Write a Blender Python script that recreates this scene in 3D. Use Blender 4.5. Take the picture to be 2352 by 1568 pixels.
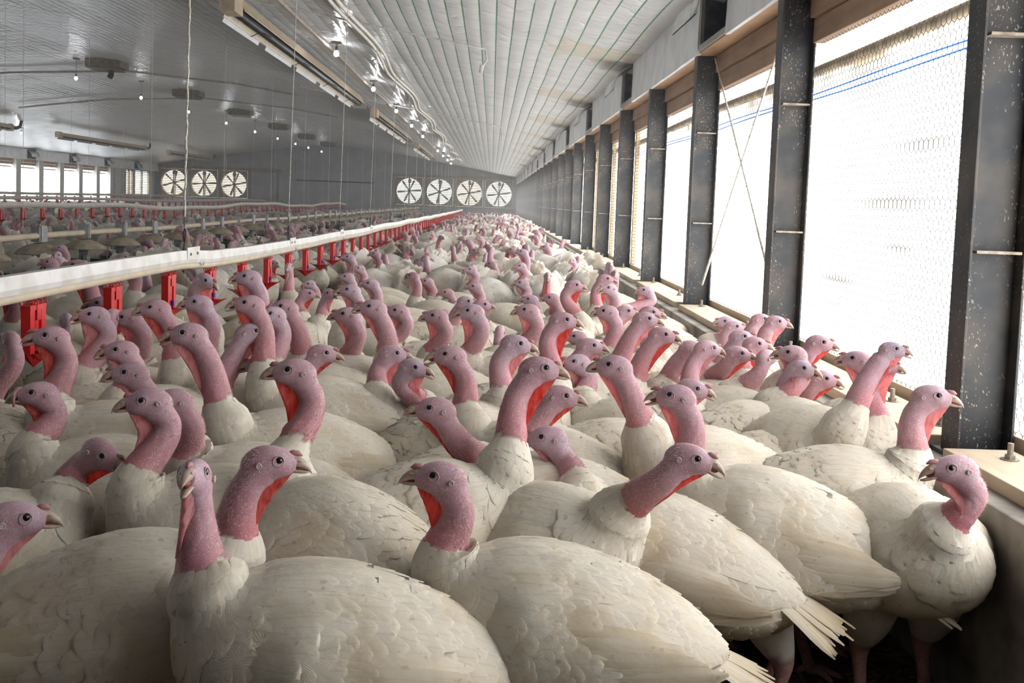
import bpy, math, random
import numpy as np
from mathutils import Vector, Matrix, Euler

# ------------------------------------------------------------------ clear, camera, world, exposure
for o in list(bpy.data.objects):
    bpy.data.objects.remove(o)
SC = bpy.context.scene
COL = SC.collection
cam_d = bpy.data.cameras.new('camera')
cam = bpy.data.objects.new('camera', cam_d)
COL.objects.link(cam)
cam_d.sensor_fit = 'HORIZONTAL'
cam_d.sensor_width = 36.0
cam_d.lens = 36.0 * 2326.0 / 2352.0
cam_d.shift_y = -(784.0 - 625.09) / 2352.0
cam_d.clip_start = 0.05
cam_d.clip_end = 300
cam.matrix_world = Matrix(((0.99913660, -0.03488403, -0.02256474, 0.0),
                           (-0.02012438, 0.06879081, -0.99742811, 0.0),
                           (0.03634656, 0.99702103, 0.06802939, 1.22),
                           (0, 0, 0, 1)))
SC.camera = cam
SC.view_settings.view_transform = 'Standard'
SC.view_settings.look = 'None'
SC.view_settings.exposure = 0.76
SC.view_settings.gamma = 1.0
SC.view_settings.use_curve_mapping = False
SC.cycles.max_bounces = 5
SC.cycles.diffuse_bounces = 3
SC.cycles.glossy_bounces = 2
SC.cycles.transmission_bounces = 3
SC.cycles.transparent_max_bounces = 6
SC.cycles.sample_clamp_indirect = 6.0
SC.cycles.use_light_tree = False
SC.cycles.caustics_reflective = False
SC.cycles.caustics_refractive = False

SKY = 6.0            # daylight outside the openings
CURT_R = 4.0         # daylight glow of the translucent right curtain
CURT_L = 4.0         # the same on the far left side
BULB = 60.0

world = bpy.data.worlds.new('daylight')
SC.world = world
world.use_nodes = True
bg = world.node_tree.nodes['Background']
bg.inputs['Color'].default_value = (1.0, 0.98, 0.95, 1)
bg.inputs['Strength'].default_value = SKY

# ------------------------------------------------------------------ constants of the barn
XR, XL, YE, YB, HC = 1.337, -18.40, 56.4, -3.0, 1.22
POST0, BAY = 2.846, 2.0
PROF = [(-18.6, 2.64), (-14.5, 3.34), (-11.0, 3.83), (-8.5, 4.0), (-6.0, 3.8), (-2.1, 3.19), (1.337, 2.62), (1.7, 2.55)]
def ceil_z(x):
    return float(np.interp(x, [p[0] for p in PROF], [p[1] for p in PROF]))
rnd = random.Random(11)

# ------------------------------------------------------------------ material helpers
def new_mat(name):
    m = bpy.data.materials.new(name)
    m.use_nodes = True
    nt = m.node_tree
    nt.nodes.clear()
    return m, nt, nt.nodes, nt.links
def nd(nt, kind, **kw):
    n = nt.nodes.new(kind)
    for k, v in kw.items():
        if k.startswith('i_'):
            n.inputs[k[2:].replace('_', ' ')].default_value = v
        else:
            setattr(n, k, v)
    return n
def ramp(nt, fac, stops):
    r = nt.nodes.new('ShaderNodeValToRGB')
    el = r.color_ramp.elements
    while len(el) < len(stops):
        el.new(0.5)
    for e, (p, c) in zip(el, stops):
        e.position = p
        e.color = tuple(c) + (1,) if len(c) == 3 else c
    nt.links.new(fac, r.inputs[0])
    return r.outputs[0]
def coords(nt, scale=(1, 1, 1), kind='Object'):
    t = nt.nodes.new('ShaderNodeTexCoord')
    m = nt.nodes.new('ShaderNodeMapping')
    m.inputs['Scale'].default_value = scale
    nt.links.new(t.outputs[kind], m.inputs['Vector'])
    return m.outputs['Vector']
def noise(nt, vec, scale, detail=3, rough=0.55):
    n = nd(nt, 'ShaderNodeTexNoise')
    n.inputs['Scale'].default_value = scale
    n.inputs['Detail'].default_value = detail
    n.inputs['Roughness'].default_value = rough
    nt.links.new(vec, n.inputs['Vector'])
    return n.outputs['Fac']
def mixc(nt, fac, a, b, mode='MIX'):
    m = nt.nodes.new('ShaderNodeMix')
    m.data_type = 'RGBA'
    m.blend_type = mode
    for sock, v in ((m.inputs[0], fac), (m.inputs[6], a), (m.inputs[7], b)):
        if hasattr(v, 'is_output'):
            nt.links.new(v, sock)
        elif isinstance(v, (int, float)):
            sock.default_value = v
        else:
            sock.default_value = tuple(v) + (1,) if len(v) == 3 else v
    return m.outputs[2]
def bump(nt, h, strength, dist):
    b = nd(nt, 'ShaderNodeBump')
    b.inputs['Strength'].default_value = strength
    b.inputs['Distance'].default_value = dist
    nt.links.new(h, b.inputs['Height'])
    return b.outputs['Normal']
def principled(nt, color, rough=0.6, metal=0.0, normal=None, spec=0.5):
    p = nd(nt, 'ShaderNodeBsdfPrincipled')
    for key, v in (('Base Color', color), ('Roughness', rough), ('Metallic', metal)):
        if hasattr(v, 'is_output'):
            nt.links.new(v, p.inputs[key])
        elif isinstance(v, (int, float)):
            p.inputs[key].default_value = v
        else:
            p.inputs[key].default_value = tuple(v) + (1,)
    p.inputs['Specular IOR Level'].default_value = spec
    if normal is not None:
        nt.links.new(normal, p.inputs['Normal'])
    return p
def finish(nt, shader):
    o = nt.nodes.new('ShaderNodeOutputMaterial')
    nt.links.new(shader, o.inputs['Surface'])
def plain(name, color, rough=0.6, metal=0.0, var=0.12, scale=9.0, bmp=0.0, color2=None, spec=0.5):
    m, nt, N, L = new_mat(name)
    v = coords(nt)
    f = noise(nt, v, scale, 4)
    c2 = color2 or tuple(max(0.0, c * (1 - 3 * var)) for c in color)
    c = ramp(nt, f, [(0.35, c2), (0.62, color)])
    nrm = bump(nt, f, bmp, 0.01) if bmp else None
    finish(nt, principled(nt, c, rough, metal, nrm, spec).outputs[0])
    return m

# ------------------------------------------------------------------ materials of the barn
def mat_ceiling():
    m, nt, N, L = new_mat('quilted_ceiling_film')
    t = nd(nt, 'ShaderNodeTexCoord')
    sp = nd(nt, 'ShaderNodeSeparateXYZ')
    L.new(t.outputs['Object'], sp.inputs[0])
    def math_(op, a, b=None):
        n = nd(nt, 'ShaderNodeMath', operation=op)
        for i, v in enumerate((a, b)):
            if v is None: continue
            if hasattr(v, 'is_output'): L.new(v, n.inputs[i])
            else: n.inputs[i].default_value = v
        return n.outputs[0]
    u = math_('MULTIPLY', math_('SUBTRACT', sp.outputs['X'], XR), 1 / 0.15)
    fr = math_('ABSOLUTE', math_('SUBTRACT', math_('FRACT', u), 0.5))
    seam = math_('GREATER_THAN', fr, 0.457)
    vn = coords(nt, (1, 1, 1))
    n1 = noise(nt, vn, 2.2, 4)
    vy = coords(nt, (0.7, 5.5, 1.0))
    rip = noise(nt, vy, 2.0, 3)
    vy2 = coords(nt, (3.0, 14.0, 1.0))
    rip2 = noise(nt, vy2, 1.6, 2)
    base = ramp(nt, n1, [(0.25, (0.66, 0.67, 0.68)), (0.7, (0.80, 0.81, 0.81))])
    # water stains beside each eave air inlet, every 4 m along the barn
    nz = noise(nt, coords(nt, (1, 1, 1)), 2.6, 3)
    yy = math_('ADD', math_('MULTIPLY', math_('SUBTRACT', sp.outputs['Y'], 9.55), 0.25), math_('MULTIPLY', nz, 0.12))
    band = math_('LESS_THAN', math_('FRACT', yy), 0.24)
    east = math_('GREATER_THAN', math_('ADD', sp.outputs['X'], math_('MULTIPLY', nz, 0.9)), 1.02)
    farther = math_('GREATER_THAN', sp.outputs['Y'], 8.6)
    sm = math_('MULTIPLY', math_('MULTIPLY', band, east), farther)
    base = mixc(nt, math_('MULTIPLY', sm, 0.42), base, (0.66, 0.52, 0.34))
    green_here = math_('MULTIPLY', math_('GREATER_THAN', sp.outputs['X'], -1.35), math_('GREATER_THAN', noise(nt, coords(nt, (4, 1, 1)), 3.0, 2), 0.33))
    seamc = mixc(nt, green_here, (0.40, 0.40, 0.40), (0.06, 0.25, 0.12))
    col = mixc(nt, math_('MULTIPLY', seam, 0.95), base, seamc)
    cr = math_('ABSOLUTE', math_('SINE', math_('ADD', math_('MULTIPLY', sp.outputs['Y'], 7.2), math_('MULTIPLY', noise(nt, coords(nt, (3.3, 0.5, 1)), 1.6, 1), 3.6))))
    crease = math_('POWER', cr, 0.35)
    h = math_('ADD', math_('ADD', math_('MULTIPLY', rip, 0.8), math_('MULTIPLY', rip2, 0.45)), math_('MULTIPLY', crease, 0.42))
    nrm = bump(nt, h, 0.85, 0.045)
    p = principled(nt, col, 0.28, 0.0, nrm, 0.6)
    finish(nt, p.outputs[0])
    return m
def mat_wood(name, a, b, axis='Y', rough=0.75):
    m, nt, N, L = new_mat(name)
    sc = {'X': (1.2, 14, 14), 'Y': (14, 1.2, 14), 'Z': (14, 14, 1.2)}[axis]
    v = coords(nt, sc)
    n1 = noise(nt, v, 1.6, 5, 0.6)
    n2 = noise(nt, coords(nt), 3.0, 3)
    c = mixc(nt, 0.45, ramp(nt, n1, [(0.3, b), (0.65, a)]), ramp(nt, n2, [(0.35, b), (0.65, a)]))
    finish(nt, principled(nt, c, rough, 0, bump(nt, n1, 0.3, 0.004)).outputs[0])
    return m
def mat_steel():
    m, nt, N, L = new_mat('dusty_blackened_steel')
    v = coords(nt, kind='Object')
    n1 = noise(nt, v, 2.6, 4)
    base = ramp(nt, n1, [(0.32, (0.010, 0.011, 0.013)), (0.48, (0.032, 0.035, 0.040)), (0.70, (0.12, 0.098, 0.076))])
    sp = noise(nt, coords(nt, (1, 1, 0.55)), 150.0, 2, 0.6)
    patch = noise(nt, v, 5.0, 3)
    pk = nd(nt, 'ShaderNodeMath', operation='MULTIPLY')
    L.new(ramp(nt, sp, [(0.63, (0, 0, 0)), (0.68, (1, 1, 1))]), pk.inputs[0])
    L.new(ramp(nt, patch, [(0.44, (0, 0, 0)), (0.56, (1, 1, 1))]), pk.inputs[1])
    c = mixc(nt, pk.outputs[0], base, (0.42, 0.38, 0.32))
    finish(nt, principled(nt, c, 0.55, 0.0, bump(nt, n1, 0.2, 0.004), 0.4).outputs[0])
    return m
def mat_curtain(name, strength, dirt=1.0):
    # white woven plastic curtain lit through from outside by daylight
    m, nt, N, L = new_mat(name)
    t = nd(nt, 'ShaderNodeTexCoord')
    sp = nd(nt, 'ShaderNodeSeparateXYZ')
    L.new(t.outputs['Object'], sp.inputs[0])
    big = noise(nt, coords(nt, (1, 0.9, 1.6)), 1.3, 3)
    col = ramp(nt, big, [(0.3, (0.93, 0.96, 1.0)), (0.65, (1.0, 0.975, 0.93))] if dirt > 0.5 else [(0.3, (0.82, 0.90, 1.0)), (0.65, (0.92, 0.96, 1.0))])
    drip = noise(nt, coords(nt, (1, 1.3, 0.5)), 1.8, 3)
    mr = nd(nt, 'ShaderNodeMapRange')
    mr.inputs['From Min'].default_value = 1.62
    mr.inputs['From Max'].default_value = 1.90
    L.new(sp.outputs['Z'], mr.inputs['Value'])
    mul = nd(nt, 'ShaderNodeMath', operation='MULTIPLY')
    L.new(mr.outputs[0], mul.inputs[0])
    L.new(ramp(nt, drip, [(0.30, (0.15, 0.15, 0.15)), (0.62, (1, 1, 1))]), mul.inputs[1])
    dm = nd(nt, 'ShaderNodeMath', operation='MULTIPLY'); L.new(mul.outputs[0], dm.inputs[0]); dm.inputs[1].default_value = dirt
    col = mixc(nt, dm.outputs[0], col, (0.105, 0.080, 0.045))
    if dirt > 0.5:
        for (sy, sz, ly, lz) in ((3.25, 1.49, 0.34, 0.035), (3.53, 1.275, 0.62, 0.042), (4.15, 0.93, 0.30, 0.03), (3.4, 1.10, 0.2, 0.02)):
            mp = nd(nt, 'ShaderNodeMapping'); L.new(t.outputs['Object'], mp.inputs['Vector'])
            mp.inputs['Location'].default_value = (0, -sy / ly, -sz / lz); mp.inputs['Scale'].default_value = (0, 1 / ly, 1 / lz)
            ln = nd(nt, 'ShaderNodeVectorMath', operation='LENGTH'); L.new(mp.outputs[0], ln.inputs[0])
            rg = ramp(nt, ln.outputs['Value'], [(0.35, (0.9, 0.9, 0.9)), (1.0, (0, 0, 0))])
            col = mixc(nt, rg, col, (0.115, 0.095, 0.066))
    smear = noise(nt, coords(nt, (1, 0.55, 5.5)), 1.15, 2)
    sm = ramp(nt, smear, [(0.66, (0, 0, 0)), (0.76, (0.45 * dirt,) * 3)])
    col = mixc(nt, sm, col, (0.13, 0.105, 0.07))
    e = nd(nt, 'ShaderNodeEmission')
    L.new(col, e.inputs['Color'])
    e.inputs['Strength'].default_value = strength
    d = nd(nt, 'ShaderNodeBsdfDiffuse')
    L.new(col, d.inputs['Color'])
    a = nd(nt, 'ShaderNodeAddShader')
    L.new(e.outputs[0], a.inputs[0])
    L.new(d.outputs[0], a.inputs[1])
    finish(nt, a.outputs[0])
    return m
def mat_emit(name, color, strength):
    m, nt, N, L = new_mat(name)
    e = nd(nt, 'ShaderNodeEmission')
    e.inputs['Color'].default_value = tuple(color) + (1,)
    e.inputs['Strength'].default_value = strength
    finish(nt, e.outputs[0])
    return m
def mat_litter():
    m, nt, N, L = new_mat('trodden_brown_litter')
    v = coords(nt)
    a = noise(nt, v, 26, 6, 0.7)
    b = noise(nt, v, 3.0, 3)
    c = noise(nt, coords(nt, (1, 1.7, 1)), 140, 3, 0.7)
    col = ramp(nt, a, [(0.30, (0.10, 0.072, 0.048)), (0.52, (0.30, 0.225, 0.15)), (0.72, (0.50, 0.40, 0.28))])
    col = mixc(nt, ramp(nt, c, [(0.60, (0, 0, 0)), (0.70, (0.8, 0.8, 0.8))]), col, (0.36, 0.28, 0.19))
    col = mixc(nt, ramp(nt, b, [(0.35, (0.6, 0.6, 0.6)), (0.6, (0, 0, 0))]), col, (0.045, 0.032, 0.022))
    s = nd(nt, 'ShaderNodeMath', operation='ADD')
    L.new(a, s.inputs[0]); L.new(c, s.inputs[1])
    finish(nt, principled(nt, col, 0.95, 0, bump(nt, s.outputs[0], 0.9, 0.02), 0.2).outputs[0])
    return m

M = {}
M['ceiling'] = mat_ceiling()
M['wood'] = mat_wood('rough_brown_lumber', (0.40, 0.27, 0.18), (0.22, 0.14, 0.09))
M['plywood'] = mat_wood('orange_plywood', (0.50, 0.31, 0.17), (0.30, 0.18, 0.10))
M['sillwood'] = mat_wood('dusty_pale_lumber', (0.60, 0.50, 0.38), (0.42, 0.32, 0.22))
M['sillz'] = mat_wood('pale_upright_lumber', (0.62, 0.45, 0.28), (0.45, 0.31, 0.18), 'Z')
M['steel'] = mat_steel()
M['curtR'] = mat_curtain('sunlit_curtain_cloth', CURT_R)
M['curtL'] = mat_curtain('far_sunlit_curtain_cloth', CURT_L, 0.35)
M['hem'] = plain('tan_curtain_hem', (0.55, 0.44, 0.30), 0.8, 0, 0.15, 14)
M['concrete'] = plain('grey_concrete', (0.36, 0.33, 0.29), 0.9, 0, 0.18, 5, 0.5, (0.17, 0.15, 0.13))
M['litter'] = mat_litter()
M['fascia'] = plain('off_white_fascia', (0.74, 0.75, 0.76), 0.6, 0, 0.06, 4, 0.2)
M['endwall'] = plain('grey_steel_cladding', (0.34, 0.35, 0.36), 0.6, 0, 0.06, 2, 0, (0.27, 0.28, 0.29))
M['fanwood'] = plain('brown_fan_surround', (0.34, 0.27, 0.21), 0.8, 0, 0.15, 6)
M['louver'] = plain('grey_louvre_slats', (0.50, 0.48, 0.45), 0.6, 0, 0.08, 6)
M['louvertan'] = plain('tan_louvre_slats', (0.50, 0.36, 0.22), 0.6, 0, 0.08, 6)
M['wire'] = plain('galvanised_wire', (0.10, 0.10, 0.10), 0.5, 0.3, 0.1, 30)
M['rope'] = plain('tan_rope', (0.74, 0.69, 0.60), 0.9, 0, 0.15, 60)
def mat_trans(name, col):
    m, nt, N, L = new_mat(name)
    d = nd(nt, 'ShaderNodeBsdfDiffuse'); d.inputs['Color'].default_value = tuple(col) + (1,)
    t = nd(nt, 'ShaderNodeBsdfTranslucent'); t.inputs['Color'].default_value = tuple(col) + (1,)
    mx = nd(nt, 'ShaderNodeMixShader'); mx.inputs[0].default_value = 0.6
    L.new(d.outputs[0], mx.inputs[1]); L.new(t.outputs[0], mx.inputs[2])
    finish(nt, mx.outputs[0])
    return m
M['cordblue'] = mat_trans('blue_translucent_cord', (0.22, 0.46, 0.85))
M['inletmetal'] = plain('bluish_inlet_metal', (0.26, 0.30, 0.36), 0.35, 0.6, 0.1, 6, 0, (0.12, 0.14, 0.17))
M['platedust'] = plain('dusty_steel_plate', (0.40, 0.34, 0.27), 0.9, 0, 0.12, 30, 0, (0.22, 0.17, 0.13))
M['hooksteel'] = plain('black_hook', (0.03, 0.03, 0.033), 0.5, 0, 0.1, 20)
M['pvc'] = plain('dusty_white_pvc', (0.74, 0.72, 0.68), 0.5, 0, 0.08, 12, 0, (0.58, 0.54, 0.46))
M['railwhite'] = plain('white_aluminium_rail', (0.62, 0.615, 0.60), 0.45, 0, 0.05, 10, 0, (0.50, 0.48, 0.44))
M['pipedust'] = plain('dust_coated_pipe', (0.58, 0.48, 0.35), 0.75, 0, 0.12, 9, 0, (0.46, 0.40, 0.32))
M['red'] = plain('red_drinker_plastic', (0.62, 0.020, 0.022), 0.38, 0, 0.08, 20)
M['blueplastic'] = plain('blue_valve_plastic', (0.02, 0.03, 0.45), 0.4, 0, 0.05, 20)
M['dome'] = plain('tan_dusty_dome', (0.40, 0.34, 0.25), 0.85, 0, 0.12, 18, 0.1)
M['tube'] = plain('grey_feed_tube', (0.34, 0.34, 0.34), 0.5, 0, 0.1, 14)
M['pan'] = plain('green_pan_plastic', (0.010, 0.085, 0.052), 0.45, 0, 0.1, 14)
M['heater'] = plain('tan_heater_metal', (0.52, 0.42, 0.30), 0.55, 0, 0.08, 8)
M['heatdark'] = plain('dark_heater_tube', (0.06, 0.06, 0.065), 0.45, 0.5, 0.1, 10)
M['refl'] = plain('white_reflector', (0.42, 0.43, 0.45), 0.45, 0.3, 0.05, 10)
M['gaspipe'] = plain('dusty_gas_pipe', (0.42, 0.36, 0.32), 0.7, 0, 0.1, 12)
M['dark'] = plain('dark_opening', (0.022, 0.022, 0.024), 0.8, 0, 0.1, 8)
M['foil'] = plain('crinkled_foil', (0.60, 0.60, 0.58), 0.28, 0.85, 0.1, 25, 0.6)
M['bulb'] = mat_emit('lit_bulb', (0.96, 0.98, 1.0), BULB)
M['socket'] = plain('black_socket', (0.03, 0.03, 0.035), 0.5, 0, 0.1, 20)
M['bolt'] = plain('weathered_bolt', (0.30, 0.27, 0.23), 0.6, 0.4, 0.1, 50)
M['ventwood'] = plain('old_vent_board', (0.20, 0.17, 0.13), 0.85, 0, 0.15, 8)

# ------------------------------------------------------------------ geometry helpers
class MB:
    def __init__(s):
        s.v, s.f, s.n, s.mi = [], [], 0, []
    def add(s, verts, faces, mi=0):
        s.v.extend([tuple(map(float, p)) for p in verts])
        s.f.extend([tuple(int(i) + s.n for i in f) for f in faces])
        s.mi.extend([mi] * len(faces))
        s.n += len(verts)
        return s
    def box(s, a, b, mi=0):
        x0, y0, z0 = a; x1, y1, z1 = b
        v = [(x0,y0,z0),(x1,y0,z0),(x1,y1,z0),(x0,y1,z0),(x0,y0,z1),(x1,y0,z1),(x1,y1,z1),(x0,y1,z1)]
        return s.add(v, [(0,3,2,1),(4,5,6,7),(0,1,5,4),(1,2,6,5),(2,3,7,6),(3,0,4,7)], mi)
    def tube(s, pts, r, n=8, cap=True, mi=0):
        P = np.array(pts, float)
        T = np.gradient(P, axis=0)
        T /= np.linalg.norm(T, axis=1)[:, None] + 1e-12
        R = np.broadcast_to(np.array(r, float), (len(P),))
        up = np.array([0, 0, 1.0]) if abs(T[0][2]) < 0.9 else np.array([1.0, 0, 0])
        A = up - T[0] * (up @ T[0]); A /= np.linalg.norm(A)
        V, F = [], []
        for i in range(len(P)):
            A = A - T[i] * (A @ T[i]); A /= np.linalg.norm(A)
            B = np.cross(T[i], A)
            for k in range(n):
                th = 2 * math.pi * k / n
                V.append(P[i] + R[i] * (math.cos(th) * A + math.sin(th) * B))
        for i in range(len(P) - 1):
            for k in range(n):
                k2 = (k + 1) % n
                F.append((i*n+k, i*n+k2, (i+1)*n+k2, (i+1)*n+k))
        if cap:
            F.append(tuple(range(n))[::-1]); F.append(tuple((len(P)-1)*n + k for k in range(n)))
        return s.add(V, F, mi)
    def lathe(s, prof, c=(0, 0, 0), n=20, mi=0):
        V, F = [], []
        for r, z in prof:
            for k in range(n):
                th = 2 * math.pi * k / n
                V.append((c[0] + r*math.cos(th), c[1] + r*math.sin(th), c[2] + z))
        for i in range(len(prof)-1):
            for k in range(n):
                k2 = (k+1) % n
                F.append((i*n+k, i*n+k2, (i+1)*n+k2, (i+1)*n+k))
        return s.add(V, F, mi)
    def prism(s, poly, axis, a, b, mi=0):
        # poly: 2-D outline in the two other axes, extruded from a to b on axis
        n = len(poly); V = []
        for t in (a, b):
            for p, q in poly:
                V.append({'x': (t, p, q), 'y': (p, t, q), 'z': (p, q, t)}[axis])
        F = [(k, (k+1) % n, n + (k+1) % n, n + k) for k in range(n)]
        F += [tuple(range(n))[::-1], tuple(range(n, 2*n))]
        return s.add(V, F, mi)
    def build(s, name, mats, parent=None, smooth=False, bevel=0.0):
        me = bpy.data.meshes.new(name)
        me.from_pydata(s.v, [], s.f)
        for m in (mats if isinstance(mats, (list, tuple)) else [mats]):
            me.materials.append(M[m] if isinstance(m, str) else m)
        me.polygons.foreach_set('material_index', s.mi)
        if smooth:
            me.polygons.foreach_set('use_smooth', [True] * len(me.polygons))
        me.update()
        o = bpy.data.objects.new(name, me)
        COL.objects.link(o)
        if parent is not None: o.parent = parent
        if bevel:
            b = o.modifiers.new('bevel', 'BEVEL'); b.width = bevel; b.segments = 2; b.limit_method = 'ANGLE'
        return o
def tag(o, label=None, cat=None, group=None, kind=None):
    if label: o['label'] = label
    if cat: o['category'] = cat
    if group: o['group'] = group
    if kind: o['kind'] = kind
    return o
def struct(o, label, cat='structure'):
    return tag(o, label, cat, None, 'structure')
def empty(name, loc=(0, 0, 0), rz=0.0):
    o = bpy.data.objects.new(name, None)
    o.empty_display_size = 0.05
    COL.objects.link(o)
    o.location = loc; o.rotation_euler = (0, 0, rz)
    return o
def copy_tree(o, parent=None):
    c = o.copy(); COL.objects.link(c)
    c.parent = parent
    for ch in list(o.children):
        copy_tree(ch, c)
    return c
ORD = ['nearest', 'second', 'third', 'fourth', 'fifth', 'sixth', 'seventh', 'eighth', 'ninth', 'tenth', 'eleventh', 'twelfth',
       'thirteenth', 'fourteenth', 'fifteenth', 'sixteenth', 'seventeenth', 'eighteenth', 'nineteenth', 'twentieth']

# ------------------------------------------------------------------ floor, ceiling, walls
mb = MB(); mb.box((XL - 0.6, YB - 0.3, -0.2), (XR + 0.6, YE + 0.4, 0.0))
struct(mb.build('floor', 'litter'), 'dark brown trodden litter floor', 'floor')

def build_ceiling():
    xs = []
    k = 0
    while True:
        x0 = XR - 0.15 * k
        if x0 < XL - 0.1: break
        for u in (0.0, 0.12, 0.35, 0.65, 0.88):
            xs.append((x0 - 0.15 * u, u))
        k += 1
    xs = [(XR + 0.30, 0.0)] + xs
    ys = np.arange(YB, YE + 0.6, 0.8)
    r = np.random.RandomState(5)
    wave = r.normal(0, 1, (len(ys), len(xs) // 5 + 2))
    V = []
    for j, y in enumerate(ys):
        for i, (x, u) in enumerate(xs):
            bulge = 0.009 * (1 - (2 * u - 1) ** 2) * (1 + 0.25 * wave[j, i // 5])
            sag = 0.012 * math.sin(y * 2.1 + 0.8 * math.sin(x * 1.3))
            V.append((x, y, ceil_z(x) - bulge - sag))
    n = len(xs); F = []
    for j in range(len(ys) - 1):
        for i in range(n - 1):
            F.append((j*n+i, j*n+i+1, (j+1)*n+i+1, (j+1)*n+i))
    mb = MB().add(V, F)
    o = mb.build('ceiling', 'ceiling', smooth=True)
    return struct(o, 'quilted white insulation ceiling with green taped seams', 'ceiling')
build_ceiling()
mb = MB()    # roof deck above the quilt, keeps daylight out
V = []; F = []
for i, (x, z) in enumerate(PROF):
    V += [(x, YB - 0.3, z + 0.12), (x, YE + 0.5, z + 0.12)]
for i in range(len(PROF) - 1):
    F.append((2*i, 2*i+1, 2*i+3, 2*i+2))
mb.add(V, F)
struct(mb.build('roof', 'dark'), 'roof deck hidden above the ceiling quilt', 'roof')

M['yard'] = plain('pale_gravel_yard', (0.50, 0.50, 0.49), 0.95, 0, 0.1, 1.0)
M['hedge'] = plain('green_hedge_outside', (0.36, 0.42, 0.39), 0.95, 0, 0.2, 0.6, 0, (0.24, 0.30, 0.27))
mb = MB(); mb.add([(-80, -40, -0.25), (80, -40, -0.25), (80, 140, -0.25), (-80, 140, -0.25)], [(0, 1, 2, 3)])
struct(mb.build('ground', 'yard'), 'gravel yard outside the barn', 'ground')
mb = MB(); mb.box((-45, 68, -0.25), (30, 71, 7.0)); struct(mb.build('hedge_outside', 'hedge'), 'green hedge beyond the far wall, seen through the fans', 'hedge')
# end walls -----------------------------------------------------------------
FAN_R = [-4.59, -2.92, -1.26, 0.39]
FAN_L = [-17.55, -15.90, -14.25]
FZ, FHS = 1.69, 0.755
def gable(y, holes, name, lab):
    mb = MB()
    zs0, zs1 = FZ - FHS, FZ + FHS
    xs = sorted({XL - 0.3, XR + 0.3} | {h - FHS for h in holes} | {h + FHS for h in holes})
    mb.box((XL - 0.3, y, -0.1), (XR + 0.3, y + 0.10, zs0))
    for a, b in zip(xs[:-1], xs[1:]):
        mid = (a + b) / 2
        if not any(abs(mid - h) < FHS * 0.9 for h in holes):
            mb.box((a, y, zs0), (b, y + 0.10, zs1))
    poly = [(XL - 0.3, zs1), (XR + 0.3, zs1)] + [(x, z + 0.1) for x, z in PROF[::-1]]
    mb.prism(poly, 'y', y, y + 0.10)
    o = mb.build(name, 'endwall')
    return struct(o, lab, 'wall')
wend = gable(YE, FAN_R + FAN_L, 'wall_end', 'grey clad far end wall with fan openings')
gable(YB - 0.1, [], 'wall_back', 'grey end wall behind the viewer')
# trim on the far wall: panel joints, the dark sliding track and wood rails over the fans
mb = MB(); mb.box((-10.8, YE - 0.06, 2.02), (-6.55, YE, 2.09)); struct(mb.build('trim_1', 'dark'), 'dark sliding-door track on the far wall', 'trim')
mb = MB()
for x in (-6.55, -10.85, -8.7, -12.0):
    mb.box((x - 0.03, YE - 0.03, 0.0), (x + 0.03, YE, 3.5))
struct(mb.build('trim_2', 'endwall'), 'upright seams of the far wall cladding', 'trim')
mb = MB(); mb.box((-5.55, YE - 0.06, 2.46), (1.30, YE, 2.60)); mb.box((-5.55, YE - 0.05, 0.86), (1.30, YE, 0.93))
struct(mb.build('trim_3', 'fanwood'), 'brown rails above and below the right fans', 'trim')
mb = MB(); mb.box((-18.38, YE - 0.06, 2.46), (-11.5, YE, 2.62)); mb.box((-18.38, YE - 0.05, 0.86), (-11.5, YE, 0.93))
struct(mb.build('trim_4', 'fanwood'), 'brown rails above and below the left fans', 'trim')

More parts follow.
